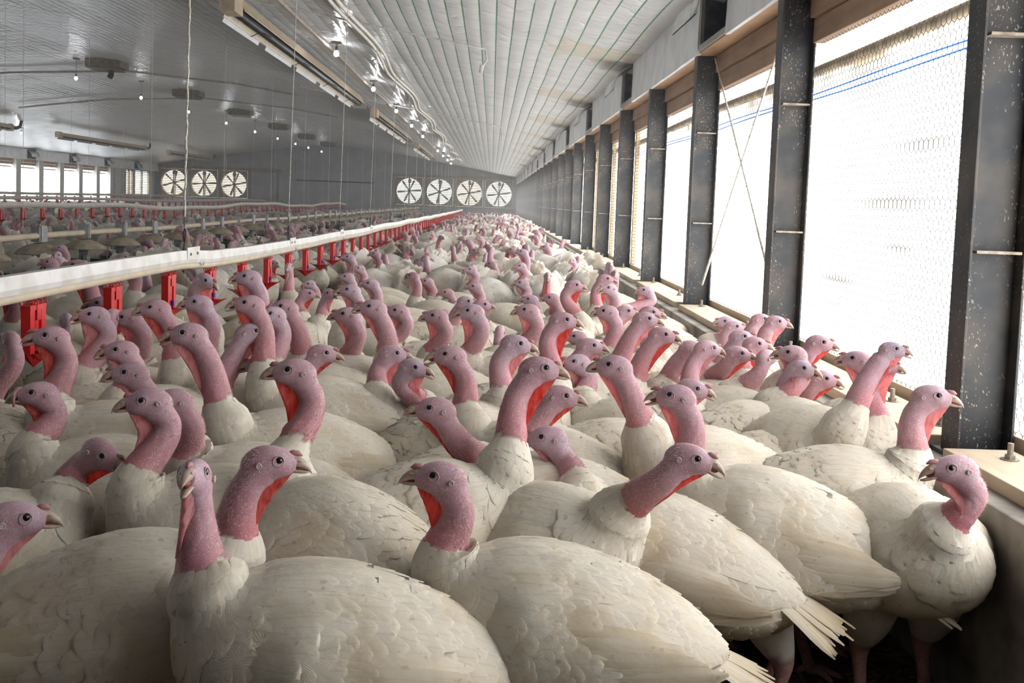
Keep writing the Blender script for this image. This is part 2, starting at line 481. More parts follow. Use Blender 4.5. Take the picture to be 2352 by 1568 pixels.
def make_fan(tan, closed=False, blades=6, rot=0.0):
    """exhaust fan seen from inside: square surround with a round throat, louvre slats behind, blades, hub, strut"""
    e = empty('exhaust_fan')
    mb = MB(); n = 40; R = 0.70; S = 0.75
    V, F = [], []
    for k in range(n):
        th = 2 * math.pi * k / n
        c, s = math.cos(th), math.sin(th)
        q = S / max(abs(c), abs(s))
        V += [(q*c, 0, q*s), (R*c, 0, R*s), (R*c, 0.28, R*s)]
    for k in range(n):
        a, b = 3*k, 3*((k+1) % n)
        F += [(a, b, b+1, a+1), (a+1, b+1, b+2, a+2)]
    mb.add(V, F)
    mb.box((-S, -0.03, -S), (-S+0.05, 0.02, S)); mb.box((S-0.05, -0.03, -S), (S, 0.02, S))
    mb.box((-S, -0.03, S-0.05), (S, 0.02, S)); mb.box((-S, -0.03, -S), (S, 0.02, -S+0.05))
    mb.build('surround', 'fanwood', e)
    mb = MB()
    ns = 15
    for i in range(ns):
        z = -0.70 + 1.40 * (i + 0.5) / ns
        if closed:
            mb.box((-0.72, 0.30, z - 0.05), (0.72, 0.315, z + 0.05))
        else:
            mb.add([(-0.74, 0.29, z - 0.030), (0.74, 0.29, z - 0.030), (0.74, 0.34, z + 0.016), (-0.74, 0.34, z + 0.016),
                    (-0.74, 0.295, z - 0.036), (0.74, 0.295, z - 0.036), (0.74, 0.345, z + 0.010), (-0.74, 0.345, z + 0.010)],
                   [(0,1,2,3), (7,6,5,4), (0,4,5,1), (1,5,6,2), (2,6,7,3), (3,7,4,0)])
    mb.box((-0.02, 0.28, -0.72), (0.02, 0.40, 0.72))
    mb.build('louvre', 'louvertan' if tan else 'louver', e)
    for k in range(blades):
        th = rot + 2 * math.pi * k / blades
        c, s = math.cos(th), math.sin(th)
        mb = MB(); V = []
        for r_, w_, tw in ((0.08, 0.025, 0.9), (0.3, 0.042, 0.8), (0.55, 0.055, 0.6), (0.655, 0.045, 0.5)):
            for sg in (-1, 1):
                for th_ in (-0.004, 0.004):
                    px, pz = r_*c - sg*w_*s, r_*s + sg*w_*c
                    V.append((px, 0.15 + sg*w_*tw + th_, pz))
        F = []
        for i in range(3):
            a = 4*i
            F += [(a, a+2, a+6, a+4), (a+1, a+5, a+7, a+3), (a, a+4, a+5, a+1), (a+2, a+3, a+7, a+6)]
        F += [(0,1,3,2), (12,14,15,13)]
        mb.add(V, F); mb.build('blade', 'fanwood', e)
    mb = MB(); mb.tube([(0, 0.05, 0), (0, 0.22, 0)], 0.09, 14); mb.build('hub', 'heatdark', e)
    mb = MB(); mb.box((-0.03, 0.02, -0.72), (0.03, 0.06, 0.72)); mb.box((-0.06, 0.0, 0.45), (0.10, 0.12, 0.66)); mb.build('motor_strut', 'fanwood', e)
    return e
fanpos = [('leftmost', 'left', FAN_L[0], 1, .3), ('middle', 'left', FAN_L[1], 1, .05), ('rightmost', 'left', FAN_L[2], 1, .2),
          ('leftmost', 'right', FAN_R[0], 0, .1), ('second from left', 'right', FAN_R[1], 0, .35), ('third from left', 'right', FAN_R[2], 1, .2), ('rightmost', 'right', FAN_R[3], 0, .15)]
for pos, side, x, tan, rot in fanpos:
    e = make_fan(tan, False, 6, rot)
    e.location = (x, YE - 0.02, FZ)
    n_ = 'three' if side == 'left' else 'four'
    tag(e, f"{'tan' if tan else 'pale'} louvred exhaust fan in the far wall, {pos} of the {n_} {side}-hand fans", 'fan', f'exhaust fans in the {side} half of the far wall')
# closed louvre panel right of the left fans
e = empty('louvre_panel', (-12.6, YE - 0.03, FZ))
mb = MB()
for i in range(17):
    z = -0.72 + 1.44 * (i + 0.5) / 17
    mb.add([(-.72,0,z-.04),(.72,0,z-.04),(.72,-.025,z+.045),(-.72,-.025,z+.045),(-.72,.01,z+.045),(.72,.01,z+.045)], [(0,1,2,3),(3,2,5,4),(1,5,2),(0,3,4)])
mb.build('slats', 'endwall', e)
mb = MB(); mb.box((-.78,-.04,-.78),(-.72,.02,.78)); mb.box((.72,-.04,-.78),(.78,.02,.78)); mb.box((-.78,-.04,.72),(.78,.02,.78)); mb.box((-.78,-.04,-.78),(.78,.02,-.72)); mb.build('frame', 'fanwood', e)
tag(e, 'closed grey louvre panel on the far wall, right of the three left-hand fans', 'louvre')

# long side walls ------------------------------------------------------------
def side_wall(sx, x_in, name, side):
    """sx=+1 right wall at x_in, sx=-1 left wall; concrete stem wall"""
    mb = MB()
    a, b = x_in - sx * 0.125, x_in + sx * 0.30
    mb.box((min(a, b), YB, -0.1), (max(a, b), YE, 0.545))
    o = mb.build('wall_' + side, 'concrete', bevel=0.006)
    return struct(o, f'low grey concrete stem wall along the {side} side', 'wall')
side_wall(1, XR, 'wall_right', 'right')
side_wall(-1, XL, 'wall_left', 'left')

def i_post(h, name='steel_post'):
    """rolled I-section post: two flanges, web, small stiffener plates. local origin at the inner flange, base z=0.545"""
    e = empty(name)
    z0, z1 = 0.545, h
    mb = MB()
    mb.box((0.0, -0.05, z0), (0.009, 0.05, z1)); mb.box((0.154, -0.05, z0), (0.163, 0.05, z1)); mb.box((0.009, -0.004, z0), (0.154, 0.004, z1))
    mb.build('i_section', 'steel', e, bevel=0.002)
    for z in (1.131, 1.735):
        for sg in (-1, 1):
            mb = MB(); mb.box((0.022, min(sg*0.004, sg*0.048), z - 0.004), (0.150, max(sg*0.004, sg*0.048), z + 0.004))
            mb.build('stiffener_plate', 'platedust' if sg < 0 else 'steel', e)
    mb = MB(); mb.box((-0.02, -0.075, 0.545), (0.18, 0.075, 0.557)); mb.build('base_plate', 'steel', e)
    return e
def i_post_far(h):
    mb = MB()
    mb.box((0.0, -0.05, 0.545), (0.009, 0.05, h)); mb.box((0.154, -0.05, 0.545), (0.163, 0.05, h)); mb.box((0.009, -0.004, 0.545), (0.154, 0.004, h))
    for z in (1.131, 1.735):
        mb.box((0.022, -0.048, z-0.004), (0.150, -0.004, z+0.004))
    return mb.build('steel_post', 'steel')
proto = i_post(2.25); protofar = None
NB = 27
posts_y = [POST0 + BAY * k for k in range(-2, NB)]
for k, y in enumerate(posts_y):
    k = k - 2
    if k < 14:
        o = proto if k == -2 else copy_tree(proto)
    else:
        if protofar is None: protofar = i_post_far(2.25); o = protofar
        else: o = copy_tree(protofar)
    o.location = (XR, y, 0)
    if k == -2: tag(o, 'dark steel I-beam post on the right wall behind the viewer', 'post', 'steel posts of the right wall')
    elif k == -1: tag(o, "dark steel I-beam post just outside the photo's right edge, beside the viewer", 'post', 'steel posts of the right wall')
    elif k == 0: tag(o, 'nearest dark steel I-beam post, broad, standing on the concrete ledge at far right', 'post', 'steel posts of the right wall')
    elif k < 14: tag(o, f'{ORD[k]} dark steel I-beam post from the viewer along the right wall', 'post', 'steel posts of the right wall')
    else: tag(o, 'steel post in the hazy far run of the right wall, past the fourteenth', 'post', 'far steel posts of the right wall')

def hex_net(w, h, cell, r):
    """hexagonal wire netting in the local Y-Z plane, one thin ribbon-prism per wire"""
    V, F = [], []
    s = cell / math.sqrt(3)         # vertical hexagons: twisted pairs run upright
    nx, nz = int(w / cell) + 1, int(h / (1.5 * s)) + 1
    segs = []
    for j in range(nz):
        for i in range(nx):
            cx = i * cell + (0.5 * cell if j % 2 else 0.0); cz = j * 1.5 * s
            a = (cx - cell/2, cz + s/2); b = (cx, cz + s); c = (cx + cell/2, cz + s/2); d = (cx - cell/2, cz - s/2)
            segs += [(a, b), (b, c), (d, a)]
    for (p, q) in segs:
        if max(p[0], q[0]) > w or min(p[0], q[0]) < 0 or max(p[1], q[1]) > h or min(p[1], q[1]) < 0: continue
        dx, dz = q[0]-p[0], q[1]-p[1]; L = math.hypot(dx, dz); nx_, nz_ = -dz/L*r, dx/L*r
        k = len(V)
        for (u, v) in (p, q):
            V += [(-r, u, v), (r*0.6, u + nx_, v + nz_), (r*0.6, u - nx_, v - nz_)]
        F += [(k, k+1, k+4, k+3), (k+1, k+2, k+5, k+4), (k+2, k, k+3, k+5)]
    mb = MB(); mb.v = V; mb.f = F; mb.n = len(V); mb.mi = [0]*len(F)
    return mb
net_near = net_far = None
WIN0, WINTOP = 0.60, 2.02
def window_bay(n, y0, y1, sx, x_in, near):
    """one bay between two posts: sill plate, back sill, header boards, netting"""
    global net_near, net_far
    X = lambda d: x_in + sx * d
    e = empty(f'window_{n}', (0, 0, 0))
    def bx(name, d0, d1, ya, yb, z0, z1, mat, bev=0.003):
        mb = MB(); mb.box((min(X(d0), X(d1)), ya, z0), (max(X(d0), X(d1)), yb, z1))
        return mb.build(name, mat, e, bevel=bev if near else 0.0)
    sp = bx('sill_plate', -0.055, 0.14, y0 + 0.085, y1 - 0.085, 0.545, 0.583, 'sillwood')
    bx('sill', 0.165, 0.205, y0 - 0.0, y1, 0.545, 0.615, 'sillwood')
    bx('header', 0.145, 0.20, y0 + 0.055, y1 - 0.055, 2.02, 2.13, 'wood')
    bx('header', 0.125, 0.18, y0 + 0.055, y1 - 0.055, 2.135, 2.245, 'wood')
    if sx > 0 and n in (6, 7, 8, 10, 12, 13, 15, 16):
        bx('jamb', 0.165, 0.205, y1 - 0.135, y1 - 0.075, 0.615, 2.02, 'sillz')
    if near:
        for yy in (y0 + 0.22, y1 - 0.20, y0 + 0.60):
            mb = MB(); c = (X(0.075), yy, 0)
            mb.tube([(c[0], yy, 0.583), (c[0], yy, 0.628)], 0.008, 10); mb.tube([(c[0], yy, 0.583), (c[0], yy, 0.597)], 0.015, 6)
            mb.tube([(c[0], yy, 0.583), (c[0], yy, 0.586)], 0.024, 14)
            b = mb.build('bolt', 'bolt', e)
    if sx > 0:
        if near:
            if net_near is None: net_near = hex_net(1.99, 1.47, 0.040, 0.0011).build('wire_netting', 'wire', e); q = net_near
            else: q = net_near.copy(); COL.objects.link(q); q.parent = e
        else:
            if net_far is None: net_far = hex_net(1.99, 1.47, 0.060, 0.0009).build('wire_netting', 'wire', e); q = net_far
            else: q = net_far.copy(); COL.objects.link(q); q.parent = e
        q.location = (X(0.170), y0, 0.575)
    tag(e, None, None, None, 'structure')
    e['label'] = f'window bay {n} with lumber sill and wire netting'
    e['category'] = 'window'
    return e
wn = 1
for k in range(len(posts_y) - 1):
    window_bay(wn, posts_y[k], posts_y[k+1], 1, XR, 0 < k < 8); wn += 1
# wall behind the viewer on the right and the last closed piece at the far corner
mb = MB(); mb.box((XR + 0.14, YB, 0.5), (XR + 0.22, posts_y[0] - 0.06, 2.7)); mb.box((XR + 0.14, posts_y[-1], 0.5), (XR + 0.22, YE, 2.7))
mb.box((XR + 0.19, YB, 2.2), (XR + 0.27, YE, 2.75))
struct(mb.build('wall_right_upper', 'endwall'), 'closed cladding above and beyond the right windows', 'wall')
# soffit and fascia with air inlets
mb = MB(); mb.box((XR + 0.005, YB, 2.250), (XR + 0.20, YE, 2.268))
struct(mb.build('trim_5', 'plywood'), 'orange plywood soffit above the right windows', 'trim')
INL = [(5.93 + 4.0 * k, 6.75 + 4.0 * k) for k in range(-2, 13)]
def fascia(sx, x_in, side, inl):
    mb = MB()
    ys = [YB] + [v for p in inl for v in p] + [YE]
    for a, b in zip(ys[0::2], ys[1::2]):
        n = max(2, int((b - a) / 0.25)); V = []
        for i in range(n + 1):
            y = a + (b - a) * i / n
            w = 0.006 * math.sin(y * 5.1) + 0.004 * math.sin(y * 13.7)
            for (d, z) in ((w - 0.012, 2.243 + 0.5 * w), (w*0.5 - 0.010, 2.43), (-0.006, 2.66), (0.012, 2.66), (0.012, 2.43), (0.012, 2.243)):
                V.append((x_in + sx * d, y, z))
        F = []
        for i in range(n):
            for q in range(6):
                q2 = (q + 1) % 6
                F.append((i*6+q, i*6+q2, (i+1)*6+q2, (i+1)*6+q))
        F += [tuple(range(6))[::-1], tuple(n*6+q for q in range(6))]
        mb.add(V, F)
    return struct(mb.build(f'wall_{side}_fascia', 'fascia'), f'white fascia panels under the {side} eave', 'wall')
fascia(1, XR, 'right', INL)
INL_L = [(38.0 + 4.0 * k - 1.4, 38.0 + 4.0 * k - 0.6) for k in range(-8, 5)]
fascia(-1, XL, 'left', INL_L)
def air_inlet(sx, x_in, a, b):
    X = lambda d: x_in + sx * d
    e = empty('air_inlet', (x_in, a, 0))
    mb = MB()
    def q(d0, d1, ya, yb, z0, z1, mi=0):
        mb.box((min(sx*d0, sx*d1), ya, z0), (max(sx*d0, sx*d1), yb, z1), mi)
    L = b - a
    q(0.16, 0.18, 0.0, L, 2.26, 2.62); q(0.0, 0.16, 0.0, 0.012, 2.26, 2.62); q(0.0, 0.16, L-0.012, L, 2.26, 2.62)
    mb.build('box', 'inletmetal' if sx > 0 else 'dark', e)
    mb = MB(); q(-0.004, 0.02, 0.0, L, 2.262, 2.30); q(-0.004, 0.02, 0.0, 0.025, 2.30, 2.6); q(-0.004, 0.02, L-0.025, L, 2.30, 2.6)
    mb.build('frame', 'louver', e)
    mb = MB(); V = []
    n = 10
    for i in range(n + 1):
        t = i / n; ang = math.radians(15 + 75 * t)
        d = -0.19 * math.sin(math.radians(90) * t) ; z = 2.60 - 0.24 * t ** 1.6
        for yy in (0.03, L - 0.03):
            V += [(sx*d, yy, z), (sx*(d + 0.006), yy, z - 0.006)]
    F = []
    for i in range(n):
        k = 4 * i
        F += [(k, k+2, k+6, k+4), (k+1, k+5, k+7, k+3), (k, k+4, k+5, k+1), (k+2, k+3, k+7, k+6)]
    mb.add(V, F); mb.build('flap', 'foil', e, smooth=True)
    return e
vis = 0
for (a, b) in INL:
    e = air_inlet(1, XR, a, b)
    if a < 5:
        tag(e, 'air inlet in the right fascia nearer than the second post, out of view', 'air inlet', 'right eave air inlets')
    else:
        tag(e, f'{ORD[vis]} air inlet with hanging foil flap in the right fascia from the viewer', 'air inlet', 'right eave air inlets'); vis += 1
for i, (a, b) in enumerate(INL_L):
    e = air_inlet(-1, XL, a, b)
    j = i - 8
    if j < 0: tag(e, 'air inlet under the left eave beyond the photo edge', 'air inlet', 'left eave air inlets')
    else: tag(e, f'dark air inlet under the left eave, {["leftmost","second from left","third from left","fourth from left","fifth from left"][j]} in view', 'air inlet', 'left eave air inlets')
# left wall: posts, bays
lp_y = [39.9 - 2.0 * k for k in range(18, -1, -1)] + [41.9, 43.9, 45.9, 47.9, 49.6]
protoL = None
for i, y in enumerate(lp_y):
    if protoL is None:
        mb = MB(); mb.box((-0.17, -0.20, 0.545), (0.0, 0.20, 2.25)); protoL = mb.build('window_pier', 'louver'); o = protoL
    else: o = copy_tree(protoL)
    o.location = (XL, y, 0)
    k = i - 18
    if k < 0: tag(o, "grey pier of the left window wall left of the photo's edge", 'pier', 'piers of the left window wall')
    else: tag(o, f'grey pier between the far left windows, {["leftmost","second","third","fourth","fifth","sixth"][k]} from the left', 'pier', 'piers of the left window wall')
for k in range(len(lp_y) - 1):
    window_bay(wn, lp_y[k], lp_y[k+1], -1, XL, False); wn += 1
mb = MB()
mb.box((XL - 0.25, YB, 0.5), (XL - 0.15, lp_y[0], 2.8)); mb.box((XL - 0.25, lp_y[-1], 0.5), (XL - 0.15, 51.85, 2.8))
mb.box((XL - 0.25, 51.85, 2.45), (XL - 0.15, YE, 2.8)); mb.box((XL - 0.25, 51.85, 0.5), (XL - 0.15, YE, 0.94))
mb.box((XL - 0.25, 55.4, 0.9), (XL - 0.15, YE, 2.5)); mb.box((XL - 0.25, 52.9, 0.9), (XL - 0.15, 53.15, 2.5))
mb.box((XL - 0.30, YB, 2.2), (XL - 0.19, YE, 2.8))
struct(mb.build('wall_left_upper', 'endwall'), 'closed cladding of the left wall around its windows', 'wall')
mb = MB(); mb.box((XL - 0.20, YB, 2.250), (XL - 0.005, YE, 2.268)); struct(mb.build('trim_6', 'wood'), 'brown soffit above the left windows', 'trim')
mb = MB(); mb.box((XL - 0.16, 50.35, 0.55), (XL - 0.13, 51.1, 2.3)); struct(mb.build('door_1', 'louver'), 'narrow grey door at the end of the left wall', 'door')
for (a, b, mat, lab) in ((53.15, 55.4, 'louver', 'wide pale louvre in the left wall beside the far corner'), (51.85, 52.9, 'louvertan', 'narrow tan louvre in the left wall, left of the wide one')):
    e = empty('louvre_panel', (XL - 0.17, a, FZ))
    mb = MB()
    for i in range(15):
        z = -0.70 + 1.40 * (i + 0.5) / 15
        mb.add([(0.0, 0.03, z-.02), (0.0, b-a-.03, z-.02), (-.07, b-a-.03, z+.03), (-.07, 0.03, z+.03)], [(0,1,2,3)])
        mb.add([(0.006, 0.03, z-.02), (0.006, b-a-.03, z-.02), (-.064, b-a-.03, z+.03), (-.064, 0.03, z+.03)], [(3,2,1,0)])
    mb.build('slats', mat, e)
    mb = MB(); mb.box((-.08,0,-.75),(.03,.05,.75)); mb.box((-.08,b-a-.05,-.75),(.03,b-a,.75)); mb.box((-.06,(b-a)/2-.05,-.75),(.03,(b-a)/2+.05,.75)); mb.box((-.08,0,.70),(.03,b-a,.75)); mb.box((-.08,0,-.75),(.03,b-a,-.70))
    mb.build('frame', 'fanwood', e)
    tag(e, lab, 'louvre')

# curtains ---------------------------------------------------------------------
def curtain(sx, x_in, y0, y1, mat, hem_mat, lab, side):
    e = empty('curtain', (x_in, y0, 0))
    n = int((y1 - y0) / 0.5); V = []; F = []
    zs = [0.50, 0.85, 1.2, 1.55, 1.80, 1.92]
    for i in range(n + 1):
        y = (y1 - y0) * i / n
        for z in zs:
            d = 0.245 + 0.018 * math.sin(y * 3.14 + z) + 0.012 * math.sin(y * 7.3 + 3 * z)
            V.append((sx * d, y, z + (0.012 * math.sin(y * 1.1) if z > 1.9 else 0)))
    m = len(zs)
    for i in range(n):
        for j in range(m - 1):
            F.append((i*m+j, i*m+j+1, (i+1)*m+j+1, (i+1)*m+j))
    MB().add(V, F).build('cloth', mat, e, smooth=True)
    pts = [(sx * 0.235, y, 1.925 + 0.010 * math.sin(y * 1.1)) for y in np.arange(0, y1 - y0, 0.5)]
    MB().tube(pts, 0.028, 8).build('hem_roll', hem_mat, e, smooth=True)
    tag(e, lab, 'curtain')
mb = MB(); mb.box((XR + 0.215, YB, 0.5), (XR + 0.235, 0.45, 2.05)); struct(mb.build('wall_right_light_block', 'plywood'), 'added out-of-view light blocker over the right opening beside the viewer', 'wall')  # added board, out of view, cuts window light to darken the foreground
curtain(1, XR, 0.45, posts_y[-1] + 0.02, 'curtR', 'hem', 'translucent white roll curtain glowing behind the right wire netting', 'right')
curtain(-1, XL, lp_y[0], lp_y[-1], 'curtL', 'hem', 'translucent white roll curtain glowing in the far left windows', 'left')
for i, z in enumerate((1.800, 1.775)):
    pts = [(XR + 0.20, y, z + 0.006 * math.sin(y * 2.2 + i)) for y in np.arange(0.9, 12.0, 0.4)]
    tag(MB().tube(pts, 0.0035, 6).build('pull_rope', 'cordblue', smooth=True), f'blue cord strung along the right curtain below its hem, {"upper" if i == 0 else "lower"} of the pair', 'cord', 'blue curtain cords')
for i, (p, q) in enumerate((((XR + 0.10, 6.72, 2.22), (XR + 0.04, 4.98, 0.95)), ((XR + 0.05, 4.94, 2.10), (XR + 0.10, 6.78, 0.72)))):
    P, Q = np.array(p), np.array(q)
    pts = [P + (Q - P) * t + np.array([0, 0, 0.0]) for t in np.linspace(0, 1, 16)]
    r = [0.009 if t > 0.85 else 0.006 for t in np.linspace(0, 1, 16)]
    e = MB().tube(pts, r, 8).build('brace_rope', 'rope', smooth=True)
    tag(e, ('tan brace rope slanting down toward the second steel post' if i == 0 else 'tan brace rope slanting down toward the third steel post'), 'rope', 'crossed brace ropes')
# ------------------------------------------------------------------ drinker lines
def add_drinker(parent, y, zpipe, detail):
    """red hanging drinker: hooks over the pipe, two troughs either side of a centre tube, pointed splash cup, blue valve"""
    mb = MB()
    for sg in (-1, 1):
        y_ = sg * 0.040
        mb.prism([(y_ - 0.017, -0.020), (y_ + 0.017, -0.020), (y_ + 0.015, -0.175), (y_ - 0.015, -0.175)], 'x', -0.015, 0.015)
    mb.prism([(-0.013, -0.015), (0.013, -0.015), (0.011, -0.165), (-0.011, -0.165)], 'x', -0.011, 0.011)
    mb.box((-0.004, -0.052, -0.172), (0.002, 0.052, -0.022)); mb.box((-0.016, -0.058, -0.036), (0.016, 0.058, -0.022)); mb.box((-0.018, -0.014, -0.070), (0.018, 0.014, -0.020))
    if detail:
        for y_ in (-0.050, -0.016, 0.016, 0.050):
            pts = [(-0.014 + 0.007 * math.sin(t), y_, -0.013 + 0.008 * math.cos(t)) for t in np.linspace(-2.6, 2.6, 8)]
            mb.tube(pts, 0.0020, 5)
            pts = [(0.012 + 0.007 * math.sin(t), y_ + 0.004, -0.013 + 0.008 * math.cos(t)) for t in np.linspace(-2.6, 2.6, 8)]
            mb.tube(pts, 0.0020, 5)
    o = mb.build('drinker', 'red', parent)
    o.location = (0, y, zpipe - 0.012)
    # splash cup, a shallow boat with raised pointed ends
    mc = MB(); V = []
    prof = [(-0.088, 0.014, 0.002), (-0.055, -0.004, 0.030), (-0.022, -0.026, 0.050), (0, -0.046, 0.054), (0.022, -0.026, 0.050), (0.055, -0.004, 0.030), (0.088, 0.014, 0.002)]
    for (x, zb, w) in prof:
        zt = 0.006 if abs(x) < 0.08 else 0.017
        V += [(x, -w, zt), (x, 0, zb), (x, w, zt), (x, w*0.8, zt - 0.002), (x, 0, min(zb + 0.005, zt - 0.001)), (x, -w*0.8, zt - 0.002)]
    F = []
    for i in range(len(prof) - 1):
        for q in range(6):
            q2 = (q + 1) % 6
            F.append((i*6+q, i*6+q2, (i+1)*6+q2, (i+1)*6+q))
    F += [tuple(range(6))[::-1], tuple((len(prof)-1)*6+q for q in range(6))]
    mc.add(V, F)
    if detail:
        c = mc.build('splash_cup', 'red', o); c.location = (0, 0, -0.178)
        b = MB().tube([(0.019, 0.0, -0.160), (0.019, 0.0, -0.136)], 0.008, 8).build('valve', 'blueplastic', o)
    else:
        c = mc.build('splash_cup', 'red', o); c.location = (0, 0, -0.178)
    return o
def drinker_line(x, zf, y0, y1, dy, first, label, ndetail=0, x_of=None):
    e = empty('drinker_line', (x, 0, 0))
    ys = np.arange(y0, y1, 0.25)
    xo = x_of or (lambda y: 0.0)
    mb = MB(); V, F = [], []
    # rail: open-bottomed white channel over the pipe
    prof = [(-0.017, 0.012), (-0.020, 0.030), (-0.016, 0.072), (0.016, 0.072), (0.020, 0.030), (0.017, 0.012)]
    for y in ys:
        for (a, b) in prof: V.append((a + xo(y), y, zf(y) + b))
    n = len(prof)
    for i in range(len(ys) - 1):
        for q in range(n):
            q2 = (q + 1) % n
            F.append((i*n+q, (i+1)*n+q, (i+1)*n+q2, i*n+q2))
    mb.add(V, F); mb.build('rail', 'railwhite', e)
    MB().tube([(xo(y), y, zf(y)) for y in ys], 0.017, 10).build('pipe', 'pipedust', e, smooth=True)
    k = 0; dr = None; drd = None
    y = first
    while y < y1 - 0.2 and k < 100:
        det = k < ndetail
        src = drd if det else dr
        if src is None:
            o = add_drinker(e, y, zf(y), det)
            if det: drd = o
            else: dr = o
        else:
            o = copy_tree(src, e)
        o.location = (xo(y), y, zf(y) - 0.012)
        y += dy; k += 1
    tag(e, label, 'drinker line', 'drinker lines')
    return e
def z1(y):     # near line: kinks at the suspension points and sags between
    return HC + float(np.interp(y, [1.5, 2.9, 3.9, 4.85, 5.2, 6.0, 7.3, 9.2, 12, 18, 26, 40, 52], [-.345, -.345, -.345, -.350, -.372, -.386, -.395, -.405, -.41, -.42, -.44, -.46, -.46])) + 0.006 * math.sin(y * 1.5) * (y > 8)
D1 = drinker_line(-1.45, z1, 1.5, 51.0, 0.68, 3.25, 'white drinker line with red drinkers crossing in front of the feeders, nearest line', 22)
for yj in (2.72, 4.92, 7.38, 9.8, 12.2):      # joint plates and pipe couplings, parts of the line
    mb = MB(); mb.box((0.016, yj - 0.10, z1(yj) + 0.030), (0.0215, yj + 0.10, z1(yj) + 0.088)); j = mb.build('joint_plate', 'railwhite', D1)
    for d in (-0.055, 0.055):
        MB().tube([(0.0215, yj + d, z1(yj) + 0.055), (0.027, yj + d, z1(yj) + 0.055)], 0.007, 6).build('screw', 'bolt', j)
    MB().tube([(0, yj + 0.12, z1(yj)), (0, yj + 0.19, z1(yj))], 0.0205, 12).build('pipe_clamp', 'tube', D1)
z2 = lambda y: HC - 0.385 + 0.05 * math.sin(y * 0.42 + 0.4) + 0.015 * math.sin(y * 1.3)
drinker_line(-7.4, z2, 12.0, 52.0, 0.70, 14.8, 'white drinker line behind the domed feeders, second line from the viewer', 0)
z3 = lambda y: HC - 0.36 + 0.03 * math.sin(y * 0.3)
drinker_line(-11.5, z3, 18.0, 52.0, 0.72, 18.5, 'thin white drinker line in the hazy third row, left half of the barn', 0)
z4 = lambda y: HC - 0.29 + 0.01 * math.sin(y * 0.3)
drinker_line(-16.0, z4, 26.0, 52.0, 0.8, 26.5, 'farthest drinker line, silhouetted before the left windows', 0)

# ------------------------------------------------------------------ feed line with domed pan feeders
def z5(y): return HC - 0.415 + 0.008 * math.sin(y * 0.9)
FX = -3.70
FE = empty('feed_line', (FX, 0, 0))
tag(FE, 'grey feed pipe carrying tan domed pan feeders, behind the nearest drinker line', 'feed line')
MB().tube([(0, y, z5(y)) for y in np.arange(5.0, 52.0, 0.45)], 0.026, 12).build('pipe', 'pipedust', FE, smooth=True)
def add_feeder():
    mb = MB()
    mb.box((-0.045, -0.045, -0.05), (0.045, 0.045, 0.075)); mb.box((0.045, -0.03, -0.05), (0.053, 0.03, 0.085)); mb.box((-0.012, -0.012, 0.075), (0.012, 0.012, 0.09))
    f = mb.build('feeder', 'tube', FE, bevel=0.003)
    MB().lathe([(0.04, -0.062), (0.09, -0.075), (0.15, -0.105), (0.185, -0.135), (0.19, -0.15), (0.183, -0.148), (0.14, -0.112), (0.03, -0.075)], n=28).build('dome_shield', 'dome', f, smooth=True)
    mb = MB(); mb.box((-0.04, -0.035, -0.34), (0.04, 0.035, -0.07)); mb.tube([(0.03, -0.05, -0.34), (0.03, -0.05, -0.20)], 0.03, 10)
    mb.build('drop_tube', 'tube', f)
    MB().lathe([(0.03, -0.37), (0.14, -0.365), (0.165, -0.345), (0.195, -0.262), (0.205, -0.255), (0.205, -0.248), (0.190, -0.250), (0.158, -0.335), (0.03, -0.355)], n=28).build('pan', 'pan', f, smooth=True)
    for th in (0.4, 2.5, 4.6):
        c, s = math.cos(th), math.sin(th)
        MB().tube([(0.17*c, 0.17*s, -0.135), (0.198*c, 0.198*s, -0.15), (0.203*c, 0.203*s, -0.17), (0.200*c, 0.200*s, -0.25)], 0.0035, 6).build('hanger_wire', 'tube', f)
    return f
f0 = None
for k in range(48):
    y = 6.55 + 0.92 * k
    if f0 is None: f0 = add_feeder(); f = f0
    else: f = copy_tree(f0, FE)
    f.location = (0, y, z5(y)); f.rotation_euler = (0, 0, 0.35 * math.sin(k * 2.3))
# hanging wire lengths of thin cable over the feed line
tag(MB().tube([(-5.9, y, 0.60 + 0.01 * math.sin(y)) for y in np.arange(9, 50, 1.0)], 0.004, 5).build('guard_wire', 'railwhite', smooth=True), 'thin pale guard wire running between the feeders and the second drinker line', 'wire')

